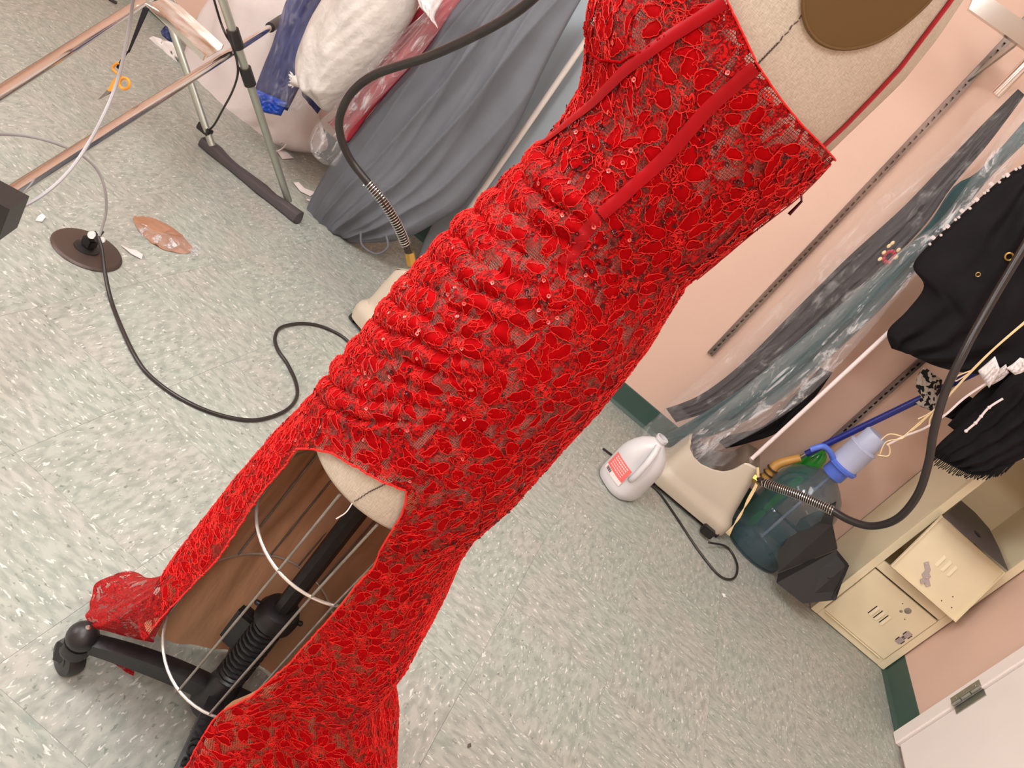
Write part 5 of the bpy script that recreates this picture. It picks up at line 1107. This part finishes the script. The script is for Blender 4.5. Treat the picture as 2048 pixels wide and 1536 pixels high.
def poisson(rmin, tries, lo=(-118, 0.03), hi=(122, 1.29)):
    td = RNG.uniform(lo[0], hi[0], tries); z = RNG.uniform(lo[1], hi[1], tries); ok = inside(td, z); td, z = td[ok], z[ok]
    P_ = Sraw(np.radians(td), z); keep = []; cell = {}
    for i, p in enumerate(P_):
        c_ = tuple((p//rmin).astype(int)); good = True
        for dx in (-1, 0, 1):
            for dy in (-1, 0, 1):
                for dz in (-1, 0, 1):
                    for j in cell.get((c_[0]+dx, c_[1]+dy, c_[2]+dz), ()):
                        if np.sum((P_[j]-p)**2) < rmin*rmin: good = False; break
                    if not good: break
                if not good: break
            if not good: break
        if good: keep.append(i); cell.setdefault(c_, []).append(i)
    return td[keep], z[keep]
petals = []; cords = []      # petals: (td, z, angle, length, width)
ft, fz = poisson(0.056, 5000)
for a, z in zip(ft, fz):
    w = float(width(np.array(z), np.array(a))); n_ = RNG.integers(6, 9); a0 = RNG.uniform(0, 6.28); r0 = RNG.uniform(0.009, 0.013)
    for q in range(n_):
        an = a0+q*2*math.pi/n_+RNG.normal(0, 0.10); ln = RNG.uniform(0.015, 0.024); wd = RNG.uniform(0.0095, 0.0130)
        r = r0+ln/2; petals.append((a+r*math.cos(an)/w, z+r*math.sin(an), an, ln, wd))
    for q in range(11):
        an = RNG.uniform(0, 6.28); L_ = RNG.uniform(0.006, 0.012); s0 = np.linspace(0, 1, 16); r = 0.001+L_*s0
        wob = an+0.5*np.sin(s0*RNG.uniform(6, 12)+RNG.uniform(0, 6)); cords.append(np.stack([a+r*np.cos(wob)/w, z+r*np.sin(wob)], 1))
lt, lz = poisson(0.0150, 16000)
fP = Sraw(np.radians(ft), fz)
for a, z in zip(lt, lz):
    p = Sraw(np.radians(a), np.array(z)); dmin = np.min(np.linalg.norm(fP-p, axis=1))
    if dmin < 0.027 or RNG.uniform() < 0.08: continue
    petals.append((a, z, RNG.uniform(0, 6.28), RNG.uniform(0.014, 0.026), RNG.uniform(0.006, 0.0105)))
pet = np.array(petals); 
mask = inside(pet[:, 0], pet[:, 1]); pet = pet[mask]
K = len(pet); NP = 20; phi = np.linspace(0, 2*math.pi, NP, endpoint=False)
W_ = width(pet[:, 1], pet[:, 0])[:, None]
ser = 1+0.05*np.sin(phi[None]*7+RNG.uniform(0, 6, (K, 1)))
ex = np.cos(phi)[None]*pet[:, 3:4]/2*ser; ey = np.sin(phi)[None]*pet[:, 4:5]/2*ser*(1-0.28*np.cos(phi)[None])
ey = ey+0.12*pet[:, 3:4]*(np.cos(phi)[None]**2-0.5)*RNG.choice([-1, 0, 1], (K, 1))
ca, sa = np.cos(pet[:, 2:3]), np.sin(pet[:, 2:3]); du = ex*ca-ey*sa; dz = ex*sa+ey*ca
TD = pet[:, 0:1]+du/W_; ZZ = pet[:, 1:2]+dz
okp = inside(TD.ravel(), ZZ.ravel()).reshape(K, NP).mean(1) > 0.8
TD, ZZ, pet = TD[okp], ZZ[okp], pet[okp]; K = len(pet)
cT = TD.mean(1, keepdims=True); cZ = ZZ.mean(1, keepdims=True)
lift = 0.0009+0.0003*RNG.uniform(0, 1, (K, 1))
mT = cT+(TD-cT)*0.55; mZ = cZ+(ZZ-cZ)*0.55
V = np.concatenate([S(np.radians(TD), ZZ, 0.0010+0*TD), S(np.radians(mT), mZ, 0.0012+lift*0.4+0*TD), S(np.radians(cT), cZ, 0.0012+lift*0.5)], 1)   # K x (2NP+1) x 3
st = 2*NP+1; base_f = [(j, (j+1) % NP, NP+(j+1) % NP, NP+j) for j in range(NP)]; tri_f = [(NP+j, NP+(j+1) % NP, 2*NP) for j in range(NP)]
fs = []
for i in range(K):
    o_ = i*st; fs += [(a+o_, b_+o_, c_+o_, d_+o_) for a, b_, c_, d_ in base_f]; fs += [(a+o_, b_+o_, c_+o_) for a, b_, c_ in tri_f]
tag(add_mesh('lace_petals', V.reshape(-1, 3), fs, M['petal'], dress), None, None, kind='stuff')
def cords_mesh(name, TDc, Zc, r, closed, m, off=0.0018, jit=0.00045):
    """TDc, Zc: K x n centre lines -> three-sided cords"""
    K_, n = TDc.shape; P_, Nn = SN(np.radians(TDc), Zc, off)
    P_ = P_+Nn*RNG.normal(0, jit*0.6, (K_, n, 1))
    T = (np.roll(P_, -1, 1)-np.roll(P_, 1, 1)) if closed else np.gradient(P_, axis=1)
    T /= np.maximum(1e-9, np.linalg.norm(T, axis=2, keepdims=True)); B = np.cross(Nn, T); B /= np.maximum(1e-9, np.linalg.norm(B, axis=2, keepdims=True))
    ring = np.stack([P_+B*r-Nn*r*0.6, P_+Nn*r, P_-B*r-Nn*r*0.6], 2); V_ = ring.reshape(-1, 3); fs_ = []
    m_ = n if closed else n-1
    loc = [(i*3+k_, i*3+(k_+1) % 3, ((i+1) % n)*3+(k_+1) % 3, ((i+1) % n)*3+k_) for i in range(m_) for k_ in range(3)]
    F = (np.array(loc)[None]+np.arange(K_)[:, None, None]*n*3).reshape(-1, 4)
    me = bpy.data.meshes.new(name); me.vertices.add(len(V_)); me.vertices.foreach_set('co', V_.astype(np.float32).ravel())
    me.loops.add(F.size); me.loops.foreach_set('vertex_index', F.astype(np.int32).ravel()); me.polygons.add(len(F))
    me.polygons.foreach_set('loop_start', np.arange(0, F.size, 4, dtype=np.int32)); me.update(calc_edges=True); me.validate()
    me.polygons.foreach_set('use_smooth', [True]*len(me.polygons)); me.materials.append(m)
    o = bpy.data.objects.new(name, me); COL.objects.link(o); WL[o.name] = Vector((0, 0, 0)); attach(o, dress); o['kind'] = 'stuff'; return o
# outline loops, resampled with a wriggle
NL = 34; ph2 = np.linspace(0, NP, NL, endpoint=False); i0 = ph2.astype(int); f0 = ph2-i0
LT = TD[:, i0]*(1-f0)+TD[:, (i0+1) % NP]*f0; LZ = ZZ[:, i0]*(1-f0)+ZZ[:, (i0+1) % NP]*f0
Wc = width(pet[:, 1], pet[:, 0])[:, None]
LT = cT+(LT-cT)*1.03+RNG.normal(0, 0.00042, LT.shape)/Wc; LZ = cZ+(LZ-cZ)*1.03+RNG.normal(0, 0.00042, LZ.shape)
cords_mesh('outline_cord', LT, LZ, 0.00046, True, M['cordr'])
# stamens and wandering cords
CA = np.array(cords); 
nw = 8000; w0 = RNG.uniform(-118, 122, nw); wz0 = RNG.uniform(0.03, 1.29, nw)
# denser cord on the gathered front and the lower skirt
den = 0.30+0.5*sstep(-25, -60, w0)+0.45*sstep(0.68, 0.5, wz0)+0.35*sstep(50, 80, w0); kp = RNG.uniform(0, 1, nw) < den; w0, wz0 = w0[kp], wz0[kp]
hd_ = RNG.uniform(0, 6.28, (len(w0), 1))+np.cumsum(RNG.normal(0, 0.75, (len(w0), 16)), 1); st_ = RNG.uniform(0.0009, 0.0017, (len(w0), 1))
dx = np.cumsum(np.cos(hd_)*st_, 1); dzz = np.cumsum(np.sin(hd_)*st_, 1); ww = width(wz0, w0)[:, None]
WA = np.stack([w0[:, None]+dx/ww, wz0[:, None]+dzz], 2)
ALL = np.concatenate([CA, WA], 0); okc = inside(ALL[:, :, 0].ravel(), ALL[:, :, 1].ravel()).reshape(ALL.shape[:2]).all(1); ALL = ALL[okc]
cords_mesh('scroll_cord', ALL[:, :, 0], ALL[:, :, 1], 0.00042, False, M['cordr'], 0.0013)
# sequins
def sequins(name, n, r, m, off, cluster=True, ring=True, tilt=0.25, region=None):
    out_v = []; out_f = []; c0t, c0z = [], []
    while len(c0t) < n:
        ct_, cz_ = RNG.uniform(-100, 95), RNG.uniform(0.12, 1.27); k_ = RNG.integers(3, 9) if cluster else 1
        if region and not region(ct_, cz_): continue
        for q in range(k_):
            a, z = ct_+RNG.normal(0, 5.0), cz_+RNG.normal(0, 0.014)
            if inside(np.array([a]), np.array([z]))[0]: c0t.append(a); c0z.append(z)
    P_, Nn = SN(np.radians(np.array(c0t)), np.array(c0z), off)
    for p, nn_ in zip(P_, Nn):
        nn_ = nn_+RNG.normal(0, tilt, 3); nn_ /= np.linalg.norm(nn_); u = np.cross(nn_, [0, 0, 1]); u /= np.linalg.norm(u); v = np.cross(nn_, u); o_ = len(out_v)
        rr_ = r*RNG.uniform(0.85, 1.1)
        for rad_, h in ((rr_, 0.0), (rr_*0.72, -0.0004), (rr_*0.34, -0.0004)):
            for k_ in range(12): a = 2*math.pi*k_/12; out_v.append(p+(u*math.cos(a)+v*math.sin(a))*rad_+nn_*h)
        out_f += [(o_+i*12+k_, o_+i*12+(k_+1) % 12, o_+(i+1)*12+(k_+1) % 12, o_+(i+1)*12+k_) for i in range(2) for k_ in range(12)]
    return tag(add_mesh(name, out_v, out_f, m, dress), None, None, kind='stuff')
sequins('sequins', 300, 0.0021, M['seqd'], 0.0026, region=lambda t, z: z > 0.62)
sequins('small_sequins', 420, 0.0013, M['seqd'], 0.0024, region=lambda t, z: z > 0.55)
sequins('bright_sequins', 90, 0.0020, M['seqb'], 0.0028, cluster=False, region=lambda t, z: t < 10 and z > 0.62, tilt=0.15)
